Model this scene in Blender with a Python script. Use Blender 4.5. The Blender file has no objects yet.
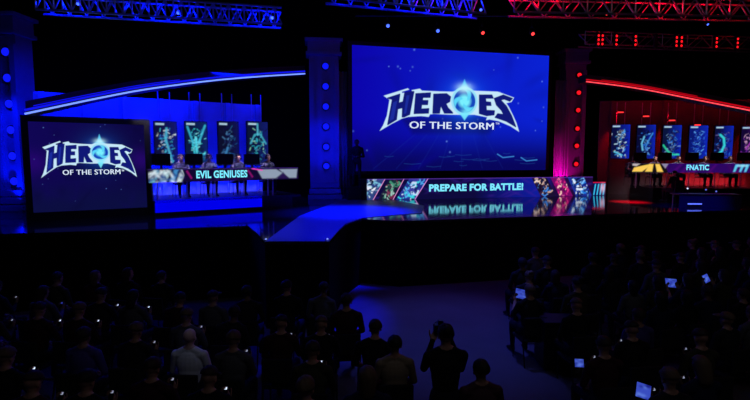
import bpy, bmesh, math, random
import numpy as np
from mathutils import Vector, Matrix, Euler
random.seed(7)
rs = np.random.RandomState(11)
scene = bpy.context.scene
COL = scene.collection
PI = math.pi
ST = 1.85                       # stage deck height
CAM = Vector((0, 0, 3.6))
F = 480.0
YAW = math.radians(13.5); PITCH = math.atan(43 / F)
FW = Vector((math.sin(YAW) * math.cos(PITCH), math.cos(YAW) * math.cos(PITCH), -math.sin(PITCH)))
RT = Vector((math.cos(YAW), -math.sin(YAW), 0)); UP = RT.cross(FW)

# ------------------------------------------------------------------ survey helpers
def ray(px, py): return FW * F + RT * (px - 375) - UP * (py - 200)
def atY(px, py, Y): v = ray(px, py); return CAM + v * (Y / v.y)
def atZ(px, py, Z): v = ray(px, py); return CAM + v * ((Z - CAM.z) / v.z)
def atD(px, py, d): return CAM + ray(px, py) * (d / F)
def proj(P):
    d = Vector(P) - CAM; k = d.dot(FW)
    return 375 + F * d.dot(RT) / k, 200 - F * d.dot(UP) / k, k

# ------------------------------------------------------------------ materials
def lin(c):
    return tuple((x / 255 / 12.92) if x / 255 <= .04045 else ((x / 255 + .055) / 1.055) ** 2.4 for x in c[:3])
_m = {}
def mat(name, rgb, rough=.6, metal=0., spec=.5, noise=0., nscale=8., bump=0.):
    if name in _m: return _m[name]
    m = bpy.data.materials.new(name); m.use_nodes = True; nt = m.node_tree
    b = nt.nodes['Principled BSDF']
    b.inputs['Base Color'].default_value = (*lin(rgb), 1)
    b.inputs['Roughness'].default_value = rough; b.inputs['Metallic'].default_value = metal
    b.inputs['Specular IOR Level'].default_value = spec
    if noise or bump:
        tc = nt.nodes.new('ShaderNodeTexCoord'); n = nt.nodes.new('ShaderNodeTexNoise')
        n.inputs['Scale'].default_value = nscale; n.inputs['Detail'].default_value = 4
        nt.links.new(tc.outputs['Object'], n.inputs['Vector'])
        if noise:
            mx = nt.nodes.new('ShaderNodeMix'); mx.data_type = 'RGBA'
            l = lin(rgb)
            mx.inputs[6].default_value = (*[c * (1 - noise) for c in l], 1)
            mx.inputs[7].default_value = (*[min(1, c * (1 + noise)) for c in l], 1)
            nt.links.new(n.outputs['Fac'], mx.inputs[0]); nt.links.new(mx.outputs[2], b.inputs['Base Color'])
        if bump:
            bp = nt.nodes.new('ShaderNodeBump'); bp.inputs['Strength'].default_value = bump
            nt.links.new(n.outputs['Fac'], bp.inputs['Height']); nt.links.new(bp.outputs['Normal'], b.inputs['Normal'])
    _m[name] = m; return m
def emis(name, rgb, s=1.0):
    if name in _m: return _m[name]
    m = bpy.data.materials.new(name); m.use_nodes = True; nt = m.node_tree
    nt.nodes.clear()
    e = nt.nodes.new('ShaderNodeEmission'); o = nt.nodes.new('ShaderNodeOutputMaterial')
    e.inputs[0].default_value = (*lin(rgb), 1); e.inputs[1].default_value = s
    nt.links.new(e.outputs[0], o.inputs[0]); _m[name] = m; return m
def picmat(name, s=1.0):
    if name in _m: return _m[name]
    m = bpy.data.materials.new(name); m.use_nodes = True; nt = m.node_tree
    nt.nodes.clear()
    a = nt.nodes.new('ShaderNodeAttribute'); a.attribute_name = 'pic'
    e = nt.nodes.new('ShaderNodeEmission'); o = nt.nodes.new('ShaderNodeOutputMaterial')
    e.inputs[1].default_value = s
    nt.links.new(a.outputs['Color'], e.inputs[0]); nt.links.new(e.outputs[0], o.inputs[0]); _m[name] = m; return m

BLACK = mat('black_paint', (16, 16, 18), .5, noise=.3, nscale=5)
MATTE = mat('black_drape', (10, 10, 12), .95, spec=.1, noise=.4, nscale=3, bump=.2)
CONC = mat('hall_floor_vinyl', (96, 92, 100), .75, spec=.1, noise=.25, nscale=1.2, bump=.05)
DECK = mat('gloss_stage_deck', (38, 38, 42), .07, spec=.8, noise=.15, nscale=2)
FRAME = mat('screen_frame', (9, 9, 13), .55)
GREY = mat('pillar_panel', (120, 120, 125), .5, noise=.12, nscale=6)
CYC = mat('backdrop_cloth', (150, 150, 155), .85, noise=.15, nscale=2)
METAL = mat('truss_aluminium', (170, 172, 178), .35, .7)
PLAST = mat('black_plastic', (14, 14, 15), .4)
GLASSY = mat('acrylic_block', (110, 115, 130), .15, spec=.8)
PIC = picmat('led_picture', 1.0)

# ------------------------------------------------------------------ objects
def mesh_obj(name, bm_or_me, m, parent=None):
    if isinstance(bm_or_me, bmesh.types.BMesh):
        me = bpy.data.meshes.new(name); bm_or_me.normal_update(); bm_or_me.to_mesh(me); bm_or_me.free()
    else: me = bm_or_me
    o = bpy.data.objects.new(name, me); COL.objects.link(o)
    if m is not None:
        for x in (m if isinstance(m, (list, tuple)) else [m]): me.materials.append(x)
    if parent is not None: o.parent = parent
    return o
def tag(o, label=None, cat=None, group=None, kind=None):
    if label: o['label'] = label
    if cat: o['category'] = cat
    if group: o['group'] = group
    if kind: o['kind'] = kind
    return o
def thing(name, label, cat, loc=(0, 0, 0), rz=0, group=None):
    o = bpy.data.objects.new(name, None); COL.objects.link(o); o.empty_display_size = .2
    o.location = loc; o.rotation_euler = (0, 0, rz)
    return tag(o, label, cat, group)
def copy_tree(o, parent=None):
    c = o.copy(); COL.objects.link(c); c.parent = parent
    for ch in list(o.children): copy_tree(ch, c)
    return c
def box(bm, x0, x1, y0, y1, z0, z1, bev=0):
    r = bmesh.ops.create_cube(bm, size=1)
    vs = r['verts']
    for v in vs: v.co = Vector((x0 + (v.co.x + .5) * (x1 - x0), y0 + (v.co.y + .5) * (y1 - y0), z0 + (v.co.z + .5) * (z1 - z0)))
    if bev:
        es = {e for v in vs for e in v.link_edges}
        bmesh.ops.bevel(bm, geom=list(es), offset=bev, segments=2, affect='EDGES', profile=.5)
def bx(*a, bev=0):
    bm = bmesh.new(); box(bm, *a, bev=bev); return bm
def frame_basis(d):
    d = d.normalized(); a = Vector((0, 0, 1)) if abs(d.z) < .9 else Vector((1, 0, 0))
    u = d.cross(a).normalized(); return u, d.cross(u).normalized(), d
def cyl(bm, p0, p1, r0, r1=None, n=10):
    p0, p1 = Vector(p0), Vector(p1); r1 = r0 if r1 is None else r1
    u, w, d = frame_basis(p1 - p0)
    A = [bm.verts.new(p0 + (u * math.cos(2 * PI * i / n) + w * math.sin(2 * PI * i / n)) * r0) for i in range(n)]
    B = [bm.verts.new(p1 + (u * math.cos(2 * PI * i / n) + w * math.sin(2 * PI * i / n)) * r1) for i in range(n)]
    for i in range(n): bm.faces.new((A[i], A[(i + 1) % n], B[(i + 1) % n], B[i]))
    bm.faces.new(A[::-1]); bm.faces.new(B)
    bmesh.ops.recalc_face_normals(bm, faces=bm.faces)
def cy(*a, **k):
    bm = bmesh.new(); cyl(bm, *a, **k); return bm
def tube(pts, r, n=8):
    bm = bmesh.new(); rings = []
    for i, p in enumerate(pts):
        d = (Vector(pts[min(i + 1, len(pts) - 1)]) - Vector(pts[max(i - 1, 0)]))
        u, w, _ = frame_basis(d)
        rings.append([bm.verts.new(Vector(p) + (u * math.cos(2 * PI * k / n) + w * math.sin(2 * PI * k / n)) * r) for k in range(n)])
    for a, b in zip(rings, rings[1:]):
        for k in range(n): bm.faces.new((a[k], a[(k + 1) % n], b[(k + 1) % n], b[k]))
    bm.faces.new(rings[0][::-1]); bm.faces.new(rings[-1]); bmesh.ops.recalc_face_normals(bm, faces=bm.faces)
    return bm
def prism(poly, z0, z1):
    bm = bmesh.new()
    A = [bm.verts.new((x, y, z0)) for x, y in poly]; B = [bm.verts.new((x, y, z1)) for x, y in poly]
    n = len(poly)
    bm.faces.new(A[::-1]); bm.faces.new(B)
    for i in range(n): bm.faces.new((A[i], A[(i + 1) % n], B[(i + 1) % n], B[i]))
    bmesh.ops.recalc_face_normals(bm, faces=bm.faces); return bm
def ell(bm, c, r, seg=16, M=None):
    g = bmesh.ops.create_uvsphere(bm, u_segments=seg, v_segments=max(6, seg * 2 // 3), radius=1)
    for v in g['verts']:
        p = Vector((v.co.x * r[0], v.co.y * r[1], v.co.z * r[2]))
        if M is not None: p = M @ p
        v.co = p + Vector(c)
def smooth(o):
    for p in o.data.polygons: p.use_smooth = True
    return o

# ------------------------------------------------------------------ pictures shown on the LED panels
class Pic:
    """A picture on a grid of vertices, painted in metres: x from 0 to w, y from 0 (bottom) to h."""
    def __init__(s, w, h, step, bg=(0, 0, 0)):
        s.w, s.h = w, h; s.nx = int(w / step) + 1; s.ny = int(h / step) + 1
        s.X, s.Y = np.meshgrid(np.linspace(0, w, s.nx), np.linspace(0, h, s.ny)); s.px = w / (s.nx - 1)
        s.c = np.zeros((s.ny, s.nx, 3)); s.c[:] = lin(bg)
    def blend(s, a, col): 
        a = np.clip(a, 0, 1)[..., None]; s.c = s.c * (1 - a) + np.array(lin(col)) * a
    def add(s, a, col): s.c = s.c + np.clip(a, 0, 4)[..., None] * np.array(lin(col))
    def sdf(s, pts):
        d = np.full(s.X.shape, 1e9); ins = np.zeros(s.X.shape, bool); n = len(pts)
        for i in range(n):
            (ax, ay), (bx_, by) = pts[i], pts[(i + 1) % n]
            d = np.minimum(d, s.seg(ax, ay, bx_, by))
            if ay != by:
                ins ^= ((ay > s.Y) != (by > s.Y)) & (s.X < (bx_ - ax) * (s.Y - ay) / (by - ay) + ax)
        return np.where(ins, -d, d)
    def seg(s, ax, ay, bx_, by):
        vx, vy = bx_ - ax, by - ay; L = vx * vx + vy * vy + 1e-12
        t = np.clip(((s.X - ax) * vx + (s.Y - ay) * vy) / L, 0, 1)
        return np.hypot(s.X - ax - t * vx, s.Y - ay - t * vy)
    def poly(s, pts, col, a=1., soft=1.): s.blend(a * np.clip(.5 - s.sdf(pts) / (s.px * soft), 0, 1), col)
    def edge(s, pts, col, t, a=1., soft=1.): s.blend(a * np.clip(.5 - (np.abs(s.sdf(pts)) - t) / (s.px * soft), 0, 1), col)
    def line(s, pts, col, t, a=1., soft=1.):
        d = np.full(s.X.shape, 1e9)
        for p, q in zip(pts, pts[1:]): d = np.minimum(d, s.seg(*p, *q))
        s.blend(a * np.clip(.5 - (d - t) / (s.px * soft), 0, 1), col)
    def spot(s, x, y, rx, ry, col, a=1., rot=0):
        c, n = math.cos(rot), math.sin(rot); X = (s.X - x) * c + (s.Y - y) * n; Y = -(s.X - x) * n + (s.Y - y) * c
        s.blend(a * np.exp(-((X / rx) ** 2 + (Y / ry) ** 2)), col)
    def mesh(s, name, parent, loc=(0, 0, 0)):
        """In the parent's XZ plane, facing -Y, lower left corner at loc."""
        me = bpy.data.meshes.new(name); nx, ny = s.nx, s.ny
        co = np.stack([s.X + loc[0], np.full(s.X.shape, loc[1]), s.Y + loc[2]], -1).reshape(-1, 3)
        i = np.arange(nx * ny).reshape(ny, nx)
        f = np.stack([i[:-1, :-1], i[:-1, 1:], i[1:, 1:], i[1:, :-1]], -1).reshape(-1, 4)
        me.vertices.add(len(co)); me.vertices.foreach_set('co', co.ravel())
        me.loops.add(f.size); me.loops.foreach_set('vertex_index', f.ravel().astype(np.int32))
        me.polygons.add(len(f)); me.polygons.foreach_set('loop_start', np.arange(0, f.size, 4, dtype=np.int32))
        me.update(calc_edges=True)
        at = me.color_attributes.new('pic', 'FLOAT_COLOR', 'POINT')
        at.data.foreach_set('color', np.concatenate([s.c.reshape(-1, 3), np.ones((nx * ny, 1))], 1).ravel())
        return mesh_obj(name, me, PIC, parent)
def lettering(text, parent, x0, z0, w, h, y, m, thick=.0, name='lettering', shear=0., bold=0.):
    cu = bpy.data.curves.new('t', 'FONT'); cu.body = text; cu.offset = thick; cu.resolution_u = 3; cu.extrude = .01; cu.space_character = 1.05
    o = bpy.data.objects.new('t', cu); COL.objects.link(o)
    dg = bpy.context.evaluated_depsgraph_get(); me = bpy.data.meshes.new_from_object(o.evaluated_get(dg))
    bpy.data.objects.remove(o)
    co = np.empty(len(me.vertices) * 3); me.vertices.foreach_get('co', co); co = co.reshape(-1, 3)
    lo, hi = co.min(0), co.max(0); n = (co - lo) / (hi - lo)
    out = np.stack([x0 + n[:, 0] * w + n[:, 1] * h * shear, y - .003 * n[:, 2], z0 + n[:, 1] * h], 1)
    me.vertices.foreach_set('co', out.ravel()); me.update()
    if bold:
        bm = bmesh.new()
        for k in (-1, 0, 1):
            n0 = len(bm.verts); bm.from_mesh(me); bm.verts.ensure_lookup_table()
            for v in bm.verts[n0:]: v.co.x += k * bold / 2; v.co.y += abs(k) * .002
        bm.to_mesh(me); bm.free()
    return mesh_obj(name, me, m, parent)

# ================================================================== THE SETTING
def struct(name, bm, m): return tag(mesh_obj(name, bm, m), kind='structure')
struct('floor', bx(-16, 34, -9, 26, -.1, 0), CONC)
struct('wall_back', bx(-16, 34, 26, 26.2, 0, 12), MATTE)
struct('wall_left', bx(-16.2, -16, -9, 26, 0, 12), MATTE)
struct('wall_right', bx(34, 34.2, -9, 26, 0, 12), MATTE)
struct('wall_front', bx(-16, 34, -9.2, -9, 0, 12), MATTE)
struct('ceiling', bx(-16, 34, -9, 26, 12, 12.2), MATTE)

# stage: straight front edge with a tongue that runs out between the seats
tongue = [atZ(x, y, ST) for x, y in ((390, 216.5), (362, 219), (346, 225), (338, 232), (329, 242), (265, 242), (258, 234))]
FY = 12.55
poly = [(33.5, FY)] + [(tongue[0].x, FY)] + [(p.x, p.y) for p in tongue[1:]] + [(tongue[-1].x - .25, FY), (-15.5, FY), (-15.5, 25), (33.5, 25)]
stg = thing('stage', 'wide black glossy stage platform with a tongue jutting out at its left of centre', 'stage')
mesh_obj('deck', prism(poly, ST - .06, ST), DECK, stg)
mesh_obj('skirt', prism([(x * 1., y + .03) for x, y in poly], 0, ST - .06), MATTE, stg)

pool_edge = [atZ(x, y, ST) for x, y in ((265.2, 241.8), (328.8, 241.8), (337.6, 231.6), (345, 224.4), (362, 218.2), (390, 215.6), (422, 213.5), (424, 206), (385, 198.5), (352, 196), (334, 203), (300, 216))]
mesh_obj('light_pool_mat', prism([(p.x, p.y) for p in pool_edge], ST, ST + .012), mat('light_pool_vinyl', (96, 96, 104), .42, spec=.3, noise=.1, nscale=3), stg)  # matte tongue cover, made paler and cut to the blue light pool

# ================================================================== SCREENS
SKX, SKY = 3.82, 20.0
screen_c = [atY(352, 45, SKY), atY(549, 55.5, SKY), atY(352, 170, SKY), atY(546, 171, SKY)]
SX0, SX1 = screen_c[0].x, (screen_c[1].x + screen_c[3].x) / 2
SZ0, SZ1 = (screen_c[2].z + screen_c[3].z) / 2, (screen_c[0].z + screen_c[1].z) / 2
# outlines of the title logo, traced on a 750 x 328 sheet, y down
S1 = [(65,97),(178,62),(184,68),(150,78),(152,84),(200,78),(196,71),(234,64),(244,73),(330,77),(390,78),(410,72),(470,72),(500,74),(600,78),(622,86),(676,106),(664,126),(640,132),(652,150),(672,190),(688,226),(700,266),(660,240),(604,216),(560,208),(545,212),(550,198),(490,186),(380,186),(300,182),(282,184),(276,196),(240,192),(180,196),(150,204),(100,230),(46,262),(62,236),(80,190),(92,116)]
LET = [
 [(84,108),(140,90),(134,132),(156,126),(164,84),(182,80),(206,78),(186,184),(160,196),(152,196),(154,152),(130,158),(124,208),(84,232),(106,114)],
 [(216,88),(284,84),(282,104),(248,104),(246,120),(272,120),(270,138),(242,138),(240,160),(276,158),(274,178),(208,180)],
 [(300,90),(360,88),(378,102),(374,124),(356,134),(366,154),(384,172),(388,178),(350,178),(332,140),(326,178),(296,178)],
 [(514,94),(572,94),(578,108),(542,108),(544,126),(566,128),(568,142),(545,142),(546,166),(584,168),(582,186),(548,190),(514,180)],
 [(584,110),(626,94),(668,110),(656,122),(630,112),(612,116),(640,146),(664,190),(684,242),(640,216),(588,198),(600,182),(628,186),(618,166),(594,140)],
]
def title_logo(pic, fx):
    """fx maps the tracing sheet to the picture."""
    T = lambda P: [fx(*p) for p in P]
    s = abs(fx(100, 0)[0] - fx(0, 0)[0]) / 100
    # dark band behind the lower line
    pic.poly(T([(150,206),(240,196),(500,192),(610,222),(560,276),(200,276)]), (10, 8, 60), .55, 24 * s / pic.px)
    # glow behind the ring
    cx, cy = fx(444, 122)
    R = np.hypot(pic.X - cx, pic.Y - cy) / s
    pic.add(.55 * np.exp(-(R / 72) ** 2) + .12 * np.exp(-(R / 140) ** 2), (20, 120, 255))
    pic.poly(T([(444,22),(462,62),(500,80),(388,80),(426,62)]), (90, 210, 255), .95, 9 * s / pic.px)
    pic.poly(T(S1), (198, 232, 250), 1, 3 * s / pic.px)
    for L in LET: pic.blend(np.clip(.5 - (pic.sdf(T(L)) - 3.2 * s) / max(2.5 * s, pic.px * .8), 0, 1), (16, 24, 118))
    for P in ([(110,128),(128,120),(112,206),(92,216)], [(172,96),(186,94),(170,180),(160,182)]): pic.poly(T(P), (30, 50, 170), .7, 3 * s / pic.px)
    # the ring: cyan disc with curved blades
    R = np.hypot(pic.X - cx, pic.Y - cy) / s
    pic.blend(np.clip((70 - R) / 5, 0, 1) , (150, 225, 250))
    pic.blend(np.clip((58 - R) / 4, 0, 1), (18, 70, 190))
    pic.blend(np.clip((40 - R) / 20, 0, 1), (120, 240, 255))
    A = np.arctan2(pic.Y - cy, pic.X - cx)
    sw = np.cos(3 * A - R / 14)
    pic.blend(np.clip(sw * 2 - .6, 0, 1) * np.clip((58 - R) / 6, 0, 1) * np.clip((R - 10) / 10, 0, 1), (90, 215, 250))
    kx, ky = fx(444, 62); pic.spot(kx, ky, 34 * s, 20 * s, (190, 245, 255), .95); kx, ky = fx(452, 172); pic.spot(kx, ky, 26 * s, 14 * s, (120, 235, 255), .8)
    pic.poly(T([(422,180),(444,176),(466,180),(444,212)]), (120, 235, 255), .9, 6 * s / pic.px)
def trade_mark(pic, fx):
    for q in ([(591, 224), (597, 224)], [(594, 224), (594, 231)], [(600, 231), (600, 224), (603, 229), (606, 224), (606, 231)]): pic.line([fx(*k) for k in q], (220, 232, 255), pic.px * .45)
def space_bg(pic, left, right, low, seed, dk):
    r = np.random.RandomState(seed); w, h = pic.w, pic.h; u, v = pic.X / w, pic.Y / h
    L, Rr, Lo = (np.array(lin(c)) for c in (left, right, low))
    t = u[..., None]; base = L * (1 - t) + Rr * t
    k = np.clip((v - .02) / .45, 0, 1)[..., None]; k = k * k * (3 - 2 * k)
    pic.c = base * k + Lo * (1 - k)
    for _ in range(26): pic.spot(r.rand() * w, r.rand() * h, w * (.03 + r.rand() * .09), w * (.01 + r.rand() * .03), dk if r.rand() < .5 else left, .22, r.rand() * 3)
    for _ in range(26):
        x, y = r.rand() * w, h * (.1 + .9 * r.rand()); q = w * (.0026 + .0016 * r.rand()); pic.spot(x, y, q, q, (110, 150, 250), .3 + .45 * r.rand())
    return r
def make_screen(name, label, W, H, loc, rz, paint, step, foot):
    t = thing(name, label, 'screen', loc, rz)
    b = .16
    bm = bmesh.new()
    for a in ((-b, W + b, 0, .25, H, H + b), (-b, W + b, 0, .25, -b, 0), (-b, 0, 0, .25, 0, H), (W, W + b, 0, .25, 0, H)): box(bm, *a)
    mesh_obj('frame', bm, FRAME, t)
    mesh_obj('housing', bx(0, W, .06, .22, 0, H), FRAME, t)
    if foot: mesh_obj('plinth', bx(-b, W + b, -.02, .3, -foot, -b), FRAME, t)
    p = Pic(W, H, step); paint(p); p.mesh('display', t, (0, .02, 0))
    return t
W, H = SX1 - SX0, SZ1 - SZ0
def sheet_center(x, y):
    P = atY(370 + x / 4.6875, 75 + y / 4.6875, SKY); return P.x - SX0, P.z - SZ0
def paint_center(p):
    r = space_bg(p, (12, 4, 172), (10, 34, 212), (8, 6, 92), 3, (8, 10, 110))
    # wave lines low in the picture
    for i in range(16):
        x0 = p.w * (.05 + .9 * r.rand()); y0 = p.h * (.03 + .12 * r.rand()); l = .3 + .5 * r.rand()
        p.line([(x0, y0), (x0 + l * .5, y0 - .03), (x0 + l, y0)], (50, 120, 225), .006, .22, 2)
    for i in range(7): p.line([(p.w * (.1 + .11 * i), .1), (p.w * (.3 + .06 * i), p.h * .3)], (26, 50, 170), .012, .2, 3)
    for a, b in ((.86, .11), (.73, .14)): p.line([(p.w * a, p.h * b), (p.w * (a + .03), p.h * (b - .03)), (p.w * (a + .09), p.h * (b - .02))], (70, 160, 245), .018, .8, 2)
    title_logo(p, sheet_center); trade_mark(p, sheet_center)
main_screen = make_screen('main_screen', 'huge centre stage screen showing the title logo on bright blue', W, H, (SX0, SKY, SZ0), 0, paint_center, .019, 0)
x0, z0 = sheet_center(186, 248); x1, z1 = sheet_center(580, 220)
WHITE_T = emis('lit_white_letters', (222, 236, 255), 1.0)
CYAN_T = emis('lit_cyan_letters', (120, 226, 250), 1.1)
tx = lettering('OF THE STORM', main_screen, x0, z0, x1 - x0, z1 - z0 - .02, .0, WHITE_T, 0, bold=.022)
tx.location.z = -.02

LW, LH = 2.82, 2.47
def paint_left(p):
    r = space_bg(p, (16, 6, 84), (12, 6, 62), (12, 14, 64), 5, (8, 6, 44))
    for x, y in ((.02, .55), (.96, .58)): p.spot(p.w * x, p.h * y, .3, .3, (50, 6, 130), .45)
    title_logo(p, sheet_left); trade_mark(p, sheet_left)
# corners of the display in the photograph: (30,123.5) (145.5,121.5) (33,214) (147,205.5)
def sheet_left(x, y):
    return LW * (.078 + (x - 46) / 654 * .835), LH * (.875 - (y - 22) / 244 * .50)
LS = Vector((0, 0, 0))
th = math.radians(17)
LS = atD(33, 213.5, 14.6)
# a stand-alone screen at the stage's left front
left_screen = make_screen('side_screen', 'smaller stand-alone screen at the far left with the title logo on dark blue', LW, LH, (0, 0, 0), th, paint_left, .011, 1)
def place_left():
    # height of the left edge is 90 px; the right edge lies 8 % further away
    k = 14.83
    o = atY(33.5, 212.8, k); left_screen.location = o
    return o
LSO = place_left()
for c in left_screen.children:
    if c.name.startswith('plinth'):
        me = c.data; hgt = LSO.z - ST
        for v in me.vertices:
            if v.co.z < -.5: v.co.z = -hgt
x0, z0 = sheet_left(186, 248); x1, z1 = sheet_left(580, 220)
lettering('OF THE STORM', left_screen, x0, z0, x1 - x0, z1 - z0, .0, WHITE_T, 0, bold=.008)

# ================================================================== THE LONG BANNER BEFORE THE MAIN SCREEN
def blobs(p, x0, x1, y0, y1, slant, cols, n, r, bg, line=None):
    """A slanted tile filled with loose strokes of colour."""
    P = [(x0, y0), (x1, y0), (x1 + slant, y1), (x0 + slant, y1)]
    keep = p.c.copy(); m = np.clip(.5 - p.sdf(P) / p.px, 0, 1)[..., None]
    p.blend(np.ones(p.X.shape), bg); h = y1 - y0
    for _ in range(n):
        t = .08 + .84 * r.rand(); x = x0 + (x1 - x0) * (.2 + .6 * r.rand()) + slant * t; y = y0 + h * t
        a = r.rand() * 6.3; l = h * (.06 + .13 * r.rand()); k = r.rand() * 1.6 - .8
        q = [(x, y), (x + l * math.cos(a), y + l * math.sin(a)), (x + l * 1.8 * math.cos(a + k), y + l * 1.8 * math.sin(a + k))]
        p.line(q, cols[r.randint(len(cols))] if r.rand() < .7 else bg, h * (.018 + .035 * r.rand()), .95, 1.6)
    p.c = p.c * m + keep * (1 - m)
    if line: p.line([P[1], P[2]], line, .012)
BY = 18.9
bl, brr = atY(367, 203, BY), atY(592, 199.5, BY)
BW, BH = brr.x - bl.x, .86
ban = thing('banner_riser', 'long low lit banner wall on the stage floor under the main screen', 'banner', (bl.x, BY, ST))
mesh_obj('casing', bx(-.25, BW, .03, .5, 0, BH), FRAME, ban)
p = Pic(BW, BH, .02)
u = p.X / BW
p.c[:] = lin((14, 10, 60)); p.blend(np.clip((u - .45) * 3, 0, 1), (16, 30, 165)); p.blend(np.clip((u - .73) * 12, 0, 1), (30, 10, 60))
r = np.random.RandomState(4)
for _ in range(30): p.spot(r.rand() * BW, r.rand() * BH, .1 + .4 * r.rand(), .05, (60, 30, 150), .35, r.rand() - .5)
def bx_at(px): return atY(px, 190, BY).x - bl.x
blobs(p, bx_at(355), bx_at(373), 0, BH, bx_at(385) - bx_at(373), [(190, 230, 255), (235, 240, 255), (40, 60, 130), (120, 190, 220), (20, 30, 60)], 110, r, (50, 70, 130), (240, 150, 220))
blobs(p, bx_at(378), bx_at(393), 0, BH, bx_at(401) - bx_at(390), [(70, 150, 120), (120, 40, 80), (30, 30, 60), (160, 200, 190), (20, 60, 60)], 80, r, (20, 24, 50), (240, 150, 220))
blobs(p, bx_at(396), bx_at(415), 0, BH, bx_at(428) - bx_at(415), [(80, 170, 240), (200, 225, 255), (60, 60, 160), (20, 30, 90), (60, 220, 230)], 110, r, (30, 50, 140), (240, 150, 240))
blobs(p, bx_at(541), bx_at(556), 0, BH, -(bx_at(540) - bx_at(530)), [(240, 210, 190), (60, 30, 60), (20, 16, 40), (200, 160, 150), (60, 130, 220)], 60, r, (26, 16, 50))
blobs(p, bx_at(560), bx_at(573), 0, BH, -(bx_at(563) - bx_at(553)), [(220, 40, 130), (150, 10, 110), (240, 100, 170), (60, 10, 60), (255, 200, 190)], 60, r, (120, 8, 100))
blobs(p, bx_at(576), bx_at(592), 0, BH, -(bx_at(571) - bx_at(562)), [(30, 120, 225), (225, 235, 255), (16, 30, 90), (120, 190, 250), (10, 16, 50)], 90, r, (30, 50, 150))
p.line([(0, BH - .012), (BW, BH - .012)], (110, 60, 190), .012, .8)
p.mesh('led_panel', ban, (0, .0, 0))
lettering('PREPARE FOR BATTLE!', ban, bx_at(429), .31, bx_at(523) - bx_at(429), .31, -.01, CYAN_T, .045)
# lower return at its right end
stp = thing('banner_step', 'short lower lit block closing the right end of the banner wall', 'banner', (brr.x + .02, BY, ST))
SW = atY(604.5, 199, BY).x - brr.x
mesh_obj('casing', bx(0, SW, .03, .5, 0, .62), FRAME, stp)
p = Pic(SW, .62, .02); p.c[:] = lin((14, 20, 80))
for i in range(4): p.line([(SW * (.1 + .25 * i), .05), (SW * (.2 + .25 * i), .5)], (60, 200, 250), .03, .9)
p.spot(SW * .8, .35, .12, .2, (240, 190, 220), .8); p.line([(0, .6), (SW, .6)], (230, 20, 60), .02)
p.mesh('led_panel', stp, (0, 0, 0))

# ================================================================== PILLARS
def pillar(label, px, dpx, d, dots, capz, width, col, rz, face=.0):
    base = atD(px, 190, d); base.z = ST
    t = thing('pillar', label, 'pillar', base, rz)
    top = atD(px, capz, d).z - ST
    w = width / 2
    bm = bmesh.new(); box(bm, -w, w, 0, .7, 0, top)
    mesh_obj('shaft', bm, GREY, t)
    for s in (-1, 1): mesh_obj('pilaster', bx(s * (w - .09) - .09, s * (w - .09) + .09, -.1, 0, .7, top - .3), GREY, t)
    mesh_obj('cap', bx(-w - .12, w + .12, -.2, .8, top, top + .12), GREY, t)
    mesh_obj('head_block', bx(-w - .05, w + .05, -.12, .75, top + .12, top + .55), GREY, t)
    mesh_obj('cornice', bx(-w - .16, w + .16, -.22, .85, top + .55, top + .66), GREY, t)
    for k in range(3): mesh_obj('base_block', bx(-w - .1 + .05 * k, w + .1 - .05 * k, -.3 + .06 * k, .75, .24 * k, .24 * k + .21, bev=.015), GLASSY, t)
    xo = (dpx - px) * d / F
    em = emis('pillar_lamp_' + col, {'blue': (14, 24, 255), 'red': (245, 22, 36)}[col], 1.)
    for y in dots:
        z = atD(px, y, d).z - ST; 
        r_ = mesh_obj('round_light', cy((xo, -.02, z), (xo, -.09, z), (.17), .15, n=20), BLACK, t)
        bm = bmesh.new(); ell(bm, (xo, -.09, z), ((.13, .06, .13) if col == 'blue' else (.105, .06, .105)), 16); smooth(mesh_obj('bulb', bm, em, r_))
    return t
pillar('blue-lit pillar with six round lamps at the far left edge', 13.5, 17, 15.6, (55, 80, 105, 130.5, 156, 181), 38, .78, 'blue', math.radians(-16))
pillar('blue-lit pillar with six round lamps left of the main screen', 325, 326.5, 20.0, (68.5, 88, 107.5, 127, 147, 166), 58, 1.2, 'blue', math.radians(-6))
pillar('dark magenta-lit pillar with red round lamps right of the main screen', 571.5, 574.5, 23.2, (77, 94, 111, 129, 146, 164), 66, 1.0, 'red', math.radians(-12))

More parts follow.
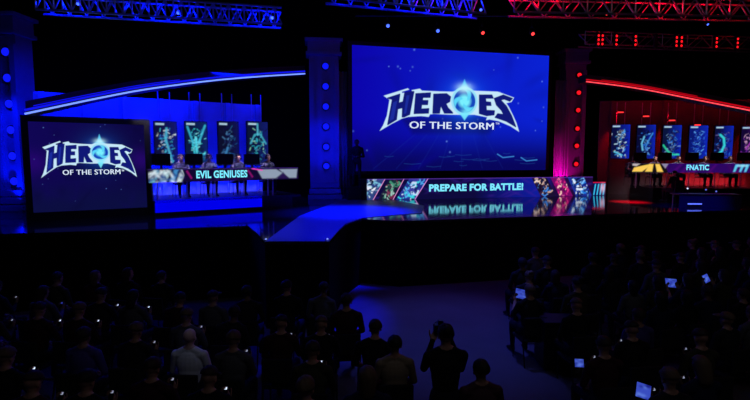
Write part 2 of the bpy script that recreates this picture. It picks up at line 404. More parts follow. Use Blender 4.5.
# ================================================================== ARCH LIGHTS
def arch(label, pts, Ya, Yb, col, seg2):
    (xa, xb) = pts[0][0], pts[-1][0]
    P = [atY(x, y, Ya + (Yb - Ya) * (x - xa) / (xb - xa)) for x, y in pts]
    # resample with Catmull-Rom
    Q = []
    for i in range(len(P) - 1):
        p0, p1, p2, p3 = P[max(i - 1, 0)], P[i], P[i + 1], P[min(i + 2, len(P) - 1)]
        for k in range(6):
            s = k / 6; Q.append(.5 * ((2 * p1) + (p2 - p0) * s + (2 * p0 - 5 * p1 + 4 * p2 - p3) * s * s + (3 * p1 - p0 - 3 * p2 + p3) * s ** 3))
    Q.append(P[-1])
    o = Q[0].copy(); t = thing('arch_light', label, 'light', o)
    Q = [q - o for q in Q]
    hi = emis('arch_line_' + col, {'blue': (110, 140, 255), 'red': (255, 70, 80)}[col], 1.5)
    lo = emis('arch_edge_' + col, {'blue': (16, 20, 235), 'red': (190, 4, 24)}[col], 1.0)
    bm = bmesh.new(); n = len(Q); vs = []
    for q in Q:
        vs.append([bm.verts.new(q + Vector((0, dy, dz))) for dy, dz in ((.06, .0), (.5, .0), (.5, .34), (.06, .34))])
    for a, b in zip(vs, vs[1:]):
        for k in range(4): bm.faces.new((a[k], a[(k + 1) % 4], b[(k + 1) % 4], b[k]))
    bm.faces.new(vs[0]); bm.faces.new(vs[-1][::-1]); bmesh.ops.recalc_face_normals(bm, faces=bm.faces)
    mesh_obj('fascia', bm, BLACK, t)
    mesh_obj('light_strip', tube([q + Vector((0, 0, .02)) for q in Q], .024), hi, t)
    mesh_obj('light_edge', tube([q + Vector((0, .0, .11)) for q in Q], .03), lo, t)
    i0, i1 = int(n * seg2[0]), int(n * seg2[1])
    mesh_obj('light_strip', tube([q + Vector((0, -.01, .17)) for q in Q[i0:i1]], .012), lo, t)
    return t
arch('long curved blue light line rising over the left players booth', [(25, 114.6), (60, 107), (100, 98.6), (140, 91), (180, 85.2), (218, 80.6), (260, 77), (305, 74.2)], 13.9, 18.9, 'blue', (.06, .6))
arch('long curved red light line falling over the right players booth', [(586, 82), (620, 86.2), (650, 91), (680, 97), (715, 104), (750, 111), (790, 120)], 18.9, 14.2, 'red', (.1, .6))

# ================================================================== TRUSSES
def truss(label, A, B, h, n, grp=None):
    A, B = Vector(A), Vector(B); L = (B - A).length; rz = math.atan2(B.y - A.y, B.x - A.x)
    t = thing('lighting_truss', label, 'truss', A, rz, grp)
    for y in (0, h):
        for z in (0, h): mesh_obj('chord', cy((0, y, z), (L, y, z), .028, n=8), METAL, t)
    k = L / n
    for i in range(n):
        up = (i % 2 == 0)
        mesh_obj('brace', cy((i * k, 0, 0 if up else h), ((i + 1) * k, 0, h if up else 0), .018, n=6), METAL, t)
        if i % 2 == 0 or n > 25: mesh_obj('upright', cy((i * k, 0, 0), (i * k, 0, h), .02, n=6), METAL, t)
        mesh_obj('brace', cy((i * k, h, h if up else 0), ((i + 1) * k, h, 0 if up else h), .018, n=6), METAL, t)
    for x in (L * .15, L * .85): mesh_obj('hanger', cy((x, h / 2, h), (x, h / 2, 12 - A.z), .008, n=6), PLAST, t)
    return t, L, rz
LAMP = {'blue': emis('lamp_lens_blue', (70, 100, 255), 2.2), 'red': emis('lamp_lens_red', (255, 60, 60), 2)}
def lamp_proto(col):
    t = thing('stage_light', 'x', 'stage light')
    mesh_obj('yoke', tube([(-.13, 0, -.2), (-.13, 0, .02), (0, 0, .1), (.13, 0, .02), (.13, 0, -.2)], .014), PLAST, t)
    mesh_obj('clamp', bx(-.03, .03, -.03, .03, .09, .17), PLAST, t)
    h_ = mesh_obj('lamp_head', cy((0, .12, -.1), (0, -.12, -.27), .075, .105, n=16), PLAST, t)
    d = Vector((0, -.24, -.17)).normalized(); c = Vector((0, -.12, -.27))
    mesh_obj('lens', cy(c, c + d * .012, .085, n=16), LAMP[col], h_)
    return t
protos = {c: lamp_proto(c) for c in ('blue', 'red')}
used = set()
def stage_lamp(px, py, d, col, label, s=1., grp=None, rod=None):
    """A lamp whose lens stands at this sight line, d metres out."""
    t = copy_tree(protos[col])
    P = atD(px, py, d); t.location = P + Vector((0, .13 * s, .28 * s)); t.scale = (s, s, s)
    t['label'] = label
    if grp: t['group'] = grp
    mesh_obj('drop_rod', cy((0, 0, .16), (0, 0, (rod - t.location.z) / s if rod else (12 - t.location.z) / s), .008 / s, n=6), PLAST, t)
    return t
def lightobj(kind, loc, col, e, size=.1, target=None, angle=60, blend=.5, sy=None, spread=None):
    l = bpy.data.lights.new(kind.lower() + '_lamp', kind); l.color = col; l.energy = e
    if kind == 'AREA':
        l.size = size
        if sy: l.shape = 'RECTANGLE'; l.size_y = sy
        if spread: l.spread = math.radians(spread)
    else: l.shadow_soft_size = size
    if kind == 'SPOT': l.spot_size = math.radians(angle); l.spot_blend = blend
    o = bpy.data.objects.new(kind.lower() + '_lamp', l); COL.objects.link(o); o.location = loc
    if target is not None: o.rotation_euler = (Vector(target) - Vector(loc)).to_track_quat('-Z', 'Y').to_euler()
    return o
BL = (.0, .004, 1.); RD = (1., .0, .012); MG = (.9, .0, .45)

TZ = 6.95
a, b = atZ(36, 13.5, TZ), atZ(282, 28, TZ)
t1, L1, rz1 = truss('blue-lit lighting truss above the left booth', a + Vector((0, 0, .1)), b + Vector((0, 0, .1)), .42, 30)
a2, b2 = atZ(330, 2, TZ), atZ(486, 18, TZ)
t2, L2, rz2 = truss('blue-lit lighting truss above the main screen', a2 + Vector((0, 0, .1)), b2 + Vector((0, 0, .1)), .44, 20)
a3, b3 = atZ(514, 19, TZ), atZ(775, 24, TZ)
t3, L3, rz3 = truss('upper red-lit lighting truss at the right', a3 + Vector((0, 0, .17)), b3 + Vector((0, 0, .13)), .40, 22)
a4, b4 = atD(585, 43.5, 19.5), atD(760, 49, 20.5); b4.z = a4.z = a4.z - .02
t4, L4, rz4 = truss('lower dim lighting truss at the right with a row of red lamps', a4, b4, .5, 14)
def along(a, b, s, dy=0, dz=.26): return a.lerp(b, s) + Vector((0, dy, dz))
for s, e in ((.03, 26), (.12, 26), (.2, 12), (.37, 18), (.46, 26), (.55, 26), (.62, 14), (.8, 18), (.9, 22), (.97, 26)):
    lightobj('POINT', along(a, b, s, .2, .3), BL, e * .8, .03)
for s, e in ((.1, 8), (.3, 14), (.5, 22), (.66, 26), (.8, 26), (.93, 26)): lightobj('POINT', along(a2, b2, s, .2, .3), BL, e * .8, .03)
for s, e in ((.03, 22), (.08, 16), (.20, 22), (.40, 6), (.53, 26), (.63, 22), (.80, 20), (.93, 3)): lightobj('POINT', along(a3, b3, s, .1, .38), RD, e * .36, .03)
for (px, py, d, c, l) in ((78, 4, 13.2, 'blue', 'bright blue lamp in the left truss near its left end'), (178, 13, 12.9, 'blue', 'blue lamp in the middle of the left truss'),
                          (272, 18, 12.9, 'blue', 'bright blue lamp at the right end of the left truss'), (481, 10, 14.6, 'blue', 'blue lamp at the right end of the truss above the main screen'),
                          (607, 14, 15.3, 'red', 'red lamp beside the bright upright of the upper red truss')):
    stage_lamp(px, py, d, c, l, .5)
for i, (px, py, c) in enumerate(((388, 26, 'blue'), (438, 31, 'blue'), (483, 33, 'red'), (533, 34, 'red'))):
    P = stage_lamp(px, py, 17.5, c, ['left blue-white lamp of the four above the main screen', 'right blue-white lamp of the four above the main screen', 'left red lamp of the four above the main screen', 'right red lamp of the four above the main screen'][i], .72)
A5, B5 = atD(355, 12, 17.6), atD(560, 22, 17.6)
zb = (atD(388, 26, 17.5).z + atD(533, 34, 17.5).z) / 2 + .55
bar = thing('lighting_bar', 'thin dark pipe carrying four lamps over the main screen', 'pipe', (A5.x, A5.y, zb), math.atan2(B5.y - A5.y, B5.x - A5.x))
Lb = math.hypot(B5.x - A5.x, B5.y - A5.y)
mesh_obj('pipe', cy((0, 0, 0), (Lb, 0, 0), .03), PLAST, bar)
for x in (.3, Lb - .3): mesh_obj('hanger', cy((x, 0, 0), (x, 0, 12 - zb), .008, n=6), PLAST, bar)
# par lamps standing in the lower right truss: a column of two glowing lenses each
tl = emis('batten_red', (235, 20, 30), 1.6)
for px, br in ((598, 1), (602, 1), (616, 1), (635, 1), (656, 0), (676, .6), (681, 1), (716, 1), (737, 1)):
    s = (px - 585) / 175; y0_ = 40.5 + s * 4; d = 19.4 + s
    t = thing('batten_light', 'small upright red lamp housing in the lower right truss', 'stage light', atD(px, y0_, d), 0, 'red lamps in the lower right truss')
    h_ = mesh_obj('housing', bx(-.07, .07, -.03, .08, -.25, .33, bev=.01), PLAST, t)
    mesh_obj('drop_rod', cy((0, .03, .33), (0, .03, 12 - t.location.z), .006, n=6), PLAST, t)
    for z in (-.13, .04, .2):
        bm = bmesh.new(); ell(bm, (0, -.03, z), (.05, .03, .05), 10)
        mesh_obj('lens', bm, tl if br else PLAST, h_)
    if br: lightobj('POINT', atD(px, y0_, d) + Vector((0, -.2, .05)), RD, .9 * br, .03)
stage_lamp(708, 24.5, 17, 'blue', 'single white lamp under the upper red truss', .45)

for t in protos.values():
    for c in [g for h in t.children for g in h.children] + list(t.children) + [t]: bpy.data.objects.remove(c)
# ================================================================== PLAYERS BOOTHS
def portrait(booth_c, rz, lx, ly, z0, w, h, paint, label, grp):
    R = Matrix.Rotation(rz, 3, 'Z'); P = booth_c + R @ Vector((lx, ly, 0)); P.z = z0
    t = thing('portrait_screen', label, 'screen', P, rz, grp)
    mesh_obj('housing', bx(-w / 2 - .02, w / 2 + .02, .01, .09, -.02, h + .02), FRAME, t)
    p = Pic(w, h, .022); paint(p); p.mesh('display', t, (-w / 2, 0, 0))
    for s in (-.18, .18): mesh_obj('suspension_pole', cy((s, .1, h * .2), (s, .1, h + 1.0), .018, n=8), METAL, t)
    return t
def abstract(bg, cols, shapes, seed):
    def f(p):
        r = np.random.RandomState(seed); w, h = p.w, p.h; p.c[:] = lin(bg)
        p.blend(np.clip(p.X / w * 1.2 - .3, 0, 1) * .8, cols[-1])
        for _ in range(170):
            x, y = w * r.normal(.5, .17), h * (.06 + .78 * r.rand()); l = .03 + .1 * r.rand(); a = r.rand() * 6.3
            p.line([(x, y), (x + l * math.cos(a), y + l * math.sin(a))], cols[r.randint(len(cols) - 1)] if r.rand() < .5 else bg, .008 + .016 * r.rand(), .8, 1.8)
        for sh in shapes: p.line([(a * w, b * h) for a, b in sh[0]], sh[1], sh[2] * .62, .8, 2.5)
        p.poly([(w * .06, h * .93), (w * .44, h * .93), (w * .44, h * .965), (w * .06, h * .965)], (190, 225, 255), .9, 2)
    return f
def booth(side, C, rz, banner_paint, text, tx0, tx1, x0, x1, tcol):
    R = Matrix.Rotation(rz, 3, 'Z')
    at = lambda x, y, z: Vector((C.x, C.y, 0)) + R @ Vector((x, y, 0)) + Vector((0, 0, z))
    ri = thing('booth_riser', f'low platform carrying the {side} players booth', 'platform', at(0, 0, ST), rz)
    rx1 = x1 - (1.15 if side == 'left' else -.6); rx0 = x0 + .16
    if side == 'right': rx0, rx1 = x0 + .9, x1
    mesh_obj('top', bx(rx0 - .02, x1 + .1, 0, 2.38, .38, .45), PLAST, ri)
    mesh_obj('base', bx(rx0, x1 - .2, .06, 2.36, 0, .38), PLAST, ri)
    return at, R, ri, rx0, rx1
# ---- left
LC = Vector((-1.2, 15.9, 0)); LR = math.radians(20)
def lx_of(px, y, ly=0):
    """distance along the left desk at which a sight line crosses it"""
    v = ray(px, y); R = Matrix.Rotation(-LR, 3, 'Z'); o = R @ (CAM - LC); w = R @ v; s = (ly - o.y) / w.y; return (o + w * s).x, (o + w * s).z
def rx_of(px, y, ly=0):
    v = ray(px, y); R = Matrix.Rotation(-RR, 3, 'Z'); o = R @ (CAM - RC); w = R @ v; s = (ly - o.y) / w.y; return (o + w * s).x, (o + w * s).z
RC = Vector((18.1, 16.1, 0)); RR = math.radians(-20)
lx0, lx1 = lx_of(148, 176)[0], lx_of(298, 172)[0]
at, R, ri, rx0, rx1 = booth('left', LC, LR, None, '', 0, 0, lx0, lx1, None)
WASH_B = emis('blue_wash_glow', (0, 0, 235), 1.0)  # glow stands in for blue light falling on the riser front
mesh_obj('wash_glow_face', bx(rx0, lx_of(262, 200)[0], .0, .05, .1, .46), WASH_B, ri)
def desk(label, at, rz, x0, x1, zb, zt, paint, legs):
    t = thing('players_desk', label, 'desk', at((0), 0, ST), rz)
    mesh_obj('worktop', bx(x0, x1, -.02, .8, zt - ST - .04, zt - ST, bev=.008), PLAST, t)
    mesh_obj('front_panel', bx(x0, x1, .01, .05, zb - ST, zt - ST - .04), FRAME, t)
    p = Pic(x1 - x0, zt - zb, .016); paint(p); p.mesh('led_panel', t, (x0, -.025, zb - ST))
    for x in legs:
        mesh_obj('leg', cy((x, .1, .45), (x, .1, zb - ST), .022), METAL, t)
    return t
LZT, LZB = lx_of(223, 168.3)[1], lx_of(223, 181)[1]
def lb(px): return lx_of(px, 175)[0] - lx0
def paint_lb(p):
    r = np.random.RandomState(8); h = p.h
    p.c[:] = lin((16, 8, 48))
    for _ in range(30): p.spot(r.rand() * p.w, r.rand() * h, .15, .04, (50, 10, 90), .4, r.rand())
    for i, (x, c, wd) in enumerate(((149, (110, 190, 225), 7), (159, (190, 230, 240), 8), (169, (70, 150, 215), 6), (176, (210, 230, 240), 6))):
        p.poly([(lb(x), 0), (lb(x + wd * .8), 0), (lb(x + wd + 4), h * .95), (lb(x + 5), h * .95)], c, .85, 4)
    for _ in range(40):
        p.spot(lb(149 + 34 * r.rand()), h * r.rand(), .05 + .07 * r.rand(), .04, [(40, 80, 150), (225, 240, 250), (20, 30, 90)][r.randint(3)], .7, r.rand() * 3)
    p.poly([(lb(182), h), (lb(190), h), (lb(198), 0), (lb(187), 0)], (16, 8, 48)); 
    for x in (187, 248): p.line([(lb(x), h * .8), (lb(x + 4), h * .3)], (150, 20, 120), .03, .6, 2)
    g = (142, 156, 178)
    p.poly([(lb(257), h * .86), (lb(276), h * .86), (lb(283), h * .5), (lb(277), h * .12), (lb(262), h * .12)], g, 1, 3)
    p.poly([(lb(279), h * .86), (lb(297), h * .86), (lb(296), h * .12), (lb(289), h * .12), (lb(284), h * .45)], g, 1, 3)
    p.poly([(lb(275), h * .1), (lb(283), h * .62), (lb(288), h * .1)], (40, 20, 80), .9, 3)
    p.line([(0, h * .99), (p.w, h * .99)], (60, 30, 120), .01); p.line([(lb(252), h * .95), (lb(262), h * .8)], (230, 60, 190), .02)
desk('long players desk with a lit banner reading EVIL GENIUSES', at, LR, lx0, lx1, LZB, LZT, paint_lb, [lx_of(x, 190)[0] for x in (153, 158, 184, 188, 212, 216, 240, 245, 269, 274)])
dl = [o for o in bpy.data.objects if o.name.startswith('players_desk')][-1]
a0, a1 = lx_of(196, 175)[0], lx_of(247, 174)[0]
lettering('EVIL GENIUSES', dl, a0, LZB - ST + .1, a1 - a0, (LZT - LZB) * .6, -.035, CYAN_T, .035)
# backdrop
BYL = 2.5
def backdrop(label, at, rz, x0, x1, ly, z0, z1, m, ribs):
    t = thing('booth_backdrop', label, 'backdrop', at(0, ly, ST), rz)
    mesh_obj('wall_panel', bx(x0, x1, 0, .08, z0 - ST, z1 - ST), m, t)
    for x in ribs: mesh_obj('rib', bx(x - .07, x + .07, -.1, 0, z0 - ST, z1 - ST), m, t)
    return t
bx0, bx1 = lx_of(34, 110, BYL)[0], lx_of(261, 110, BYL)[0]; bz1 = lx_of(160, 99, BYL)[1]
backdrop('tall blue-washed backdrop wall behind the left booth', at, LR, bx0, bx1, BYL, ST, bz1, CYC, [bx0 + .2 + i * 1.12 for i in range(int((bx1 - bx0) / 1.12) + 1)])
# portraits
CY_ = (60, 190, 225)
LP = [
 (154, 176, abstract((14, 14, 60), [(70, 200, 235), (40, 110, 190), (30, 40, 110), (200, 210, 220), (20, 26, 120)], [([(.55, .85), (.5, .6), (.62, .35), (.75, .1)], (80, 190, 225), .05)], 1), 'portrait panel with a pale figure-like cyan streak, leftmost above the left booth'),
 (185, 206.5, abstract((10, 24, 60), [(60, 210, 230), (30, 110, 150), (16, 40, 70), (130, 230, 240), (16, 40, 110)], [([(.1, .88), (.35, .5)], CY_, .045), ([(.92, .92), (.6, .52)], CY_, .05), ([(.48, .62), (.5, .3)], (80, 220, 240), .06)], 2), 'portrait panel with a bright cyan winged V shape, second above the left booth'),
 (218, 238, abstract((12, 14, 44), [(40, 60, 120), (30, 90, 140), (20, 24, 60), (70, 120, 170), (16, 20, 90)], [([(.3, .2), (.45, .4)], (60, 130, 190), .06)], 3), 'dim dark portrait panel, third above the left booth'),
 (247, 267.5, abstract((12, 20, 52), [(50, 170, 190), (30, 90, 140), (20, 26, 70), (130, 190, 170), (20, 30, 120)], [([(.15, .5), (.35, .7), (.5, .72), (.65, .7), (.9, .5)], (70, 180, 210), .04), ([(.5, .95), (.5, .7)], (90, 200, 230), .04)], 4), 'portrait panel with cyan shoulder-like arcs, rightmost above the left booth'),
]
PLY = 1.9
for xa, xb, f, l in LP:
    a, z_t = lx_of(xa, 121.5, PLY); b, _ = lx_of(xb, 121.5, PLY); _, z_b = lx_of(xa, 165, PLY)
    portrait(LC, LR, (a + b) / 2, PLY, z_b, b - a, z_t - z_b, f, l, None)
# ---- right
rx0_, rx1_ = rx_of(632, 168)[0], rx_of(765, 170)[0]
at2, R2, ri2, q0, q1 = booth('right', RC, RR, None, '', 0, 0, rx0_, rx1_, None)
RZT, RZB = rx_of(690, 163.6)[1], rx_of(690, 172.6)[1]
def rb(px): return rx_of(px, 168)[0] - rx0_
def paint_rb(p):
    r = np.random.RandomState(9); h = p.h; p.c[:] = lin((44, 6, 96))
    for _ in range(34): p.spot(r.rand() * p.w, r.rand() * h, .3, .05, (90, 10, 120) if r.rand() < .5 else (20, 6, 70), .5, r.rand() * 2)
    Yl = (250, 205, 90)
    p.poly([(0, 0), (rb(668), 0), (rb(664), h), (0, h)], (20, 16, 20))
    p.poly([(rb(632), h * .1), (rb(634), h * .55), (rb(650), h * .95), (rb(648), h * .6), (rb(642), h * .1)], Yl, 1, 3)
    p.poly([(rb(645), h * .1), (rb(649), h * .95), (rb(653), h * .95), (rb(652), h * .1)], Yl, 1, 3)
    p.poly([(rb(655), h * .95), (rb(659), h * .95), (rb(663), h * .08), (rb(657), h * .08)], Yl, 1, 3)
    p.poly([(rb(632), h), (rb(640), h), (rb(636), h * .7), (rb(632), h * .8)], (200, 190, 190), .9, 3)
    p.poly([(rb(661), h), (rb(668), h), (rb(665), h * .45)], (150, 140, 170), .9, 3)
    for x in (733, 739, 744): p.poly([(rb(x), h * .1), (rb(x + 2), h * .1), (rb(x + 5), h * .9), (rb(x + 2), h * .9)], (90, 200, 240), .95, 3)
    p.poly([(rb(736), h * .9), (rb(747), h * .9), (rb(747), h * .65), (rb(737), h * .65)], (150, 220, 245), .8, 3)
d2 = desk('long players desk with a lit purple banner reading FNATIC', at2, RR, rx0_, rx1_, RZB, RZT, paint_rb, [rx_of(x, 178)[0] for x in (637, 652, 668, 690, 716, 742)])
a0, a1 = rx_of(686, 168)[0], rx_of(708.5, 168)[0]
lettering('FNATIC', d2, a0, RZB - ST + .1, a1 - a0, (RZT - RZB) * .62, -.035, CYAN_T, .035)
PLY2 = 1.9; BY2 = 2.5
b0, b1 = rx_of(600, 110, BY2)[0], rx_of(775, 110, BY2)[0]
backdrop('dark backdrop wall with red-lit ribs behind the right booth', at2, RR, b0, b1, BY2, ST, rx_of(690, 100, BY2)[1], mat('dark_backdrop', (70, 66, 70), .8, noise=.2), [rx_of(x, 110, BY2)[0] for x in (612, 664, 748)])
BB = (16, 40, 190)
RP = [
 (612, 630.5, abstract((10, 14, 60), [(60, 150, 235), (120, 110, 80), (20, 30, 80), (190, 225, 250), BB], [([(.2, .2), (.6, .1)], (90, 210, 250), .05)], 11), 'blue portrait panel with a pale streak low down, leftmost above the right booth'),
 (637.5, 656, abstract((8, 10, 50), [(40, 110, 220), (20, 40, 110), (16, 24, 90), (120, 190, 250), BB], [([(.35, .25), (.28, .45), (.4, .65)], (110, 210, 255), .05), ([(.5, .35), (.7, .6), (.85, .75)], (60, 150, 240), .04)], 12), 'blue portrait panel with bright curved streaks, second above the right booth'),
 (663.5, 682, abstract((10, 20, 60), [(40, 110, 210), (110, 150, 200), (16, 24, 90), (60, 60, 90), BB], [([(.05, .4), (.3, .22), (.6, .12), (.9, .12)], (50, 225, 170), .05)], 13), 'portrait panel with a green curved streak along its foot, above the right booth'),
 (690, 708.5, abstract((10, 24, 110), [(50, 110, 225), (90, 160, 240), (16, 30, 130), (30, 60, 180), BB], [], 14), 'plain mottled blue portrait panel, fourth above the right booth'),
 (715.5, 734, abstract((10, 14, 60), [(40, 110, 220), (30, 50, 140), (16, 24, 90), (100, 90, 150), BB], [([(.3, .72), (.5, .62), (.55, .4), (.42, .22), (.2, .12)], (60, 230, 235), .07)], 15), 'portrait panel with a big turquoise crescent, fifth above the right booth'),
 (742, 760, abstract((20, 6, 50), [(120, 40, 160), (40, 20, 90), (200, 150, 190), (16, 10, 60), (70, 10, 120)], [([(.3, .3), (.7, .6)], (170, 60, 190), .05)], 16), 'purple portrait panel cut by the right edge of the picture'),
]
LR_ = emis('small_red_lamp', (255, 50, 50), 1.6)
for i, (xa, xb, f, l) in enumerate(RP):
    a, z_t = rx_of(xa, 124.6 + .012 * (xa - 612), PLY2); b, _ = rx_of(xb, 125, PLY2); _, z_b = rx_of(xa, 158.5, PLY2)
    portrait(RC, RR, (a + b) / 2, PLY2, z_b, b - a, z_t - z_b, f, l, None)
for i, (px, py) in enumerate(((620.5, 112.3), (646, 116.3), (672, 120.4), (697.5, 125))):
    x, z = rx_of(px, py, 1.2)
    t = thing('bar_light', 'small glowing red bar lamp hanging over the right booth', 'light', at2(x, 1.2, z), RR, 'red bar lamps over the right booth')
    mesh_obj('housing', bx(-.16, .16, .0, .1, -.03, .06), PLAST, t); mesh_obj('tube_lamp', bx(-.13, .13, -.02, 0, -.025, .025, bev=.008), LR_, t)
    mesh_obj('drop_wire', cy((0, .05, .06), (0, .05, 7.4 - z), .006, n=6), PLAST, t)

# ================================================================== PEOPLE
def capsule(bm, p0, r0, p1, r1, n=12):
    p0, p1 = Vector(p0), Vector(p1)
    cyl(bm, p0, p1, r0, r1, n)
    ell(bm, p0, (r0,) * 3, n); ell(bm, p1, (r1,) * 3, n)
def evaluated(bm, voxel, it=3):
    me = bpy.data.meshes.new('tmp'); bm.to_mesh(me); bm.free()
    o = bpy.data.objects.new('tmp', me); COL.objects.link(o)
    m = o.modifiers.new('r', 'REMESH'); m.mode = 'VOXEL'; m.voxel_size = voxel; m.use_smooth_shade = True
    s = o.modifiers.new('s', 'SMOOTH'); s.iterations = it; s.factor = .5
    dg = bpy.context.evaluated_depsgraph_get(); out = bpy.data.meshes.new_from_object(o.evaluated_get(dg))
    bpy.data.objects.remove(o); bpy.data.meshes.remove(me)
    return out
SKIN = mat('skin', (176, 132, 108), .55); DKSKIN = mat('skin_dark', (110, 78, 60), .55)
SHIRTS = [mat('cloth_' + n, c, .85, spec=.2, noise=.2, nscale=20) for n, c in (('black', (20, 20, 23)), ('charcoal', (38, 38, 42)), ('navy', (24, 28, 54)), ('grey', (84, 84, 88)), ('maroon', (56, 26, 30)), ('olive', (56, 56, 40)))]
JEAN = mat('trousers_dark', (26, 28, 38), .85, spec=.2, noise=.2, nscale=20); SHOE = mat('shoes', (18, 18, 18), .5)
HAIRS = [mat('hair_' + n, c, .7, noise=.3, nscale=60) for n, c in (('black', (14, 12, 12)), ('brown', (44, 30, 22)), ('fair', (96, 76, 52)))]
def hand(bm, segs, wrist, d, nrm, side, curl):
    """Palm, four unequal bent fingers and a thumb. d: towards the fingertips, nrm: back of the hand."""
    d = d.normalized(); nrm = (nrm - d * nrm.dot(d)).normalized(); s = d.cross(nrm).normalized() * side
    w = Vector(wrist)
    for k in (-.028, -.009, .009, .028):
        bits = [w + s * k * .7 + d * .01, w + s * k + d * .085]; capsule(bm, bits[0], .016, bits[1], .0135, 8); segs.append((bits[0], bits[1], 'skin'))
    for k, L in ((-.031, .062), (-.0105, .074), (.0105, .078), (.031, .07)):
        p = w + s * k + d * .09; dd = d.copy(); r = .0098
        for j, f in enumerate((.45, .32, .23)):
            dd = (dd * math.cos(curl) - nrm * math.sin(curl)).normalized(); q = p + dd * L * f * 1.12
            capsule(bm, p, r, q, r * .9, 8); segs.append((p, q, 'skin')); p = q; r *= .9
            nrm2 = (nrm - dd * nrm.dot(dd)); 
    p = w + s * .03 + d * .025; dd = (s * .75 + d * .6 - nrm * .3).normalized(); r = .0125
    for f in (.038, .032, .024):
        q = p + dd * f; capsule(bm, p, r, q, r * .9, 8); segs.append((p, q, 'skin')); p = q; r *= .92; dd = (dd * .9 + d * .35 - nrm * .12).normalized()
def figure(J, sleeves=True):
    """J: joint positions. Returns the body mesh with slots skin, shirt, trousers, shoes and head frame."""
    bm = bmesh.new(); segs = []
    V = {k: Vector(v) for k, v in J.items() if k not in ('head_rot', 'curl')}
    pel, chest, neck = V['pelvis'], V['chest'], V['neck']
    up = (chest - pel).normalized()
    rightv = (V['sho_r'] - V['sho_l']).normalized(); fwd = up.cross(rightv).normalized()
    T = Matrix((rightv, fwd, up)).transposed()
    ell(bm, pel, (.17, .125, .13), 18, T); ell(bm, pel.lerp(chest, .42), (.15, .11, .17), 18, T)
    ell(bm, chest, (.18, .122, .20), 18, T); ell(bm, chest - up * .1, (.162, .118, .2), 18, T)
    capsule(bm, V['sho_l'] * .9 + V['sho_r'] * .1, .06, V['sho_r'] * .9 + V['sho_l'] * .1, .06)
    for s in ('l', 'r'): capsule(bm, V['sho_' + s].lerp(neck, .25), .052, neck, .05)
    segs += [(pel, pel + up * .02, 'trousers'), (pel + up * .1, chest, 'shirt'), (V['sho_l'], V['sho_r'], 'shirt')]
    hd = V['head']; capsule(bm, neck - up * .03, .056, hd - Vector((0, 0, .04)), .052); segs.append((neck + up * .035, hd, 'skin'))
    H_ = Euler(J.get('head_rot', (0, 0, 0))).to_matrix()
    h = lambda x, y, z: hd + H_ @ Vector((x, y, z))
    ell(bm, h(0, -.008, .035), (.077, .096, .088), 20, H_); ell(bm, h(0, .018, -.03), (.06, .072, .075), 18, H_)
    ell(bm, h(0, .052, -.072), (.034, .03, .03), 12, H_)
    capsule(bm, h(0, .082, .02), .010, h(0, .104, -.022), .014, 8)
    ell(bm, h(0, .078, .034), (.05, .016, .012), 12, H_); ell(bm, h(0, .08, -.05), (.026, .014, .012), 10, H_)
    for s in (-1, 1): ell(bm, h(s * .079, -.008, -.004), (.012, .02, .033), 10, H_)
    for s in ('l', 'r'):
        sg = -1 if s == 'l' else 1
        sh, el, wr = V['sho_' + s], V['elb_' + s], V['wri_' + s]
        capsule(bm, sh, .062, el, .045); capsule(bm, el, .045, el.lerp(wr, .35), .043); capsule(bm, el.lerp(wr, .35), .043, wr, .029)
        segs += [(sh, el, 'shirt'), (el, wr - (wr - el).normalized() * .02, 'shirt' if sleeves else 'skin'), (wr, wr + (wr - el).normalized() * .03, 'skin')]
        hdn = V.get('hand_' + s, (wr - el)); hn = V.get('back_' + s, Vector((0, 0, 1)))
        hand(bm, segs, wr, hdn, hn, -sg, J.get('curl', .35))
        hp, kn, an = V['hip_' + s], V['kne_' + s], V['ank_' + s]
        capsule(bm, hp, .092, kn, .06); capsule(bm, kn, .06, kn.lerp(an, .35), .058); capsule(bm, kn.lerp(an, .35), .058, an, .038)
        toe = V['toe_' + s]; heel = an + (an - toe).normalized() * .03; heel.z = an.z - .045
        capsule(bm, an, .04, heel, .036); capsule(bm, Vector((heel.x, heel.y, an.z - .048)), .034, toe, .03); capsule(bm, an - Vector((0, 0, .01)), .04, toe, .028)
        segs += [(hp, kn, 'trousers'), (kn, an + Vector((0, 0, .03)), 'trousers'), (an - Vector((0, 0, .05)), toe, 'shoes')]
    me = evaluated(bm, .0085, 3)
    names = ['skin', 'shirt', 'trousers', 'shoes']
    n = len(me.polygons); c = np.empty(n * 3); me.polygons.foreach_get('center', c); c = c.reshape(-1, 3)
    best = np.full(n, 1e9); idx = np.zeros(n, np.int32)
    for p, q, t in segs:
        p, q = np.array(p), np.array(q); v = q - p; k = np.clip(((c - p) @ v) / (v @ v + 1e-9), 0, 1)
        dd = np.linalg.norm(c - p - k[:, None] * v, axis=1)
        if t == 'trousers': dd = dd - .03
        if t == 'shirt': dd = dd - .025
        w = dd < best; best[w] = dd[w]; idx[w] = names.index(t)
    for m in (SKIN, SHIRTS[0], JEAN, SHOE): me.materials.append(m)
    me.polygons.foreach_set('material_index', idx); me.polygons.foreach_set('use_smooth', [True] * n); me.update()
    return me, hd, H_
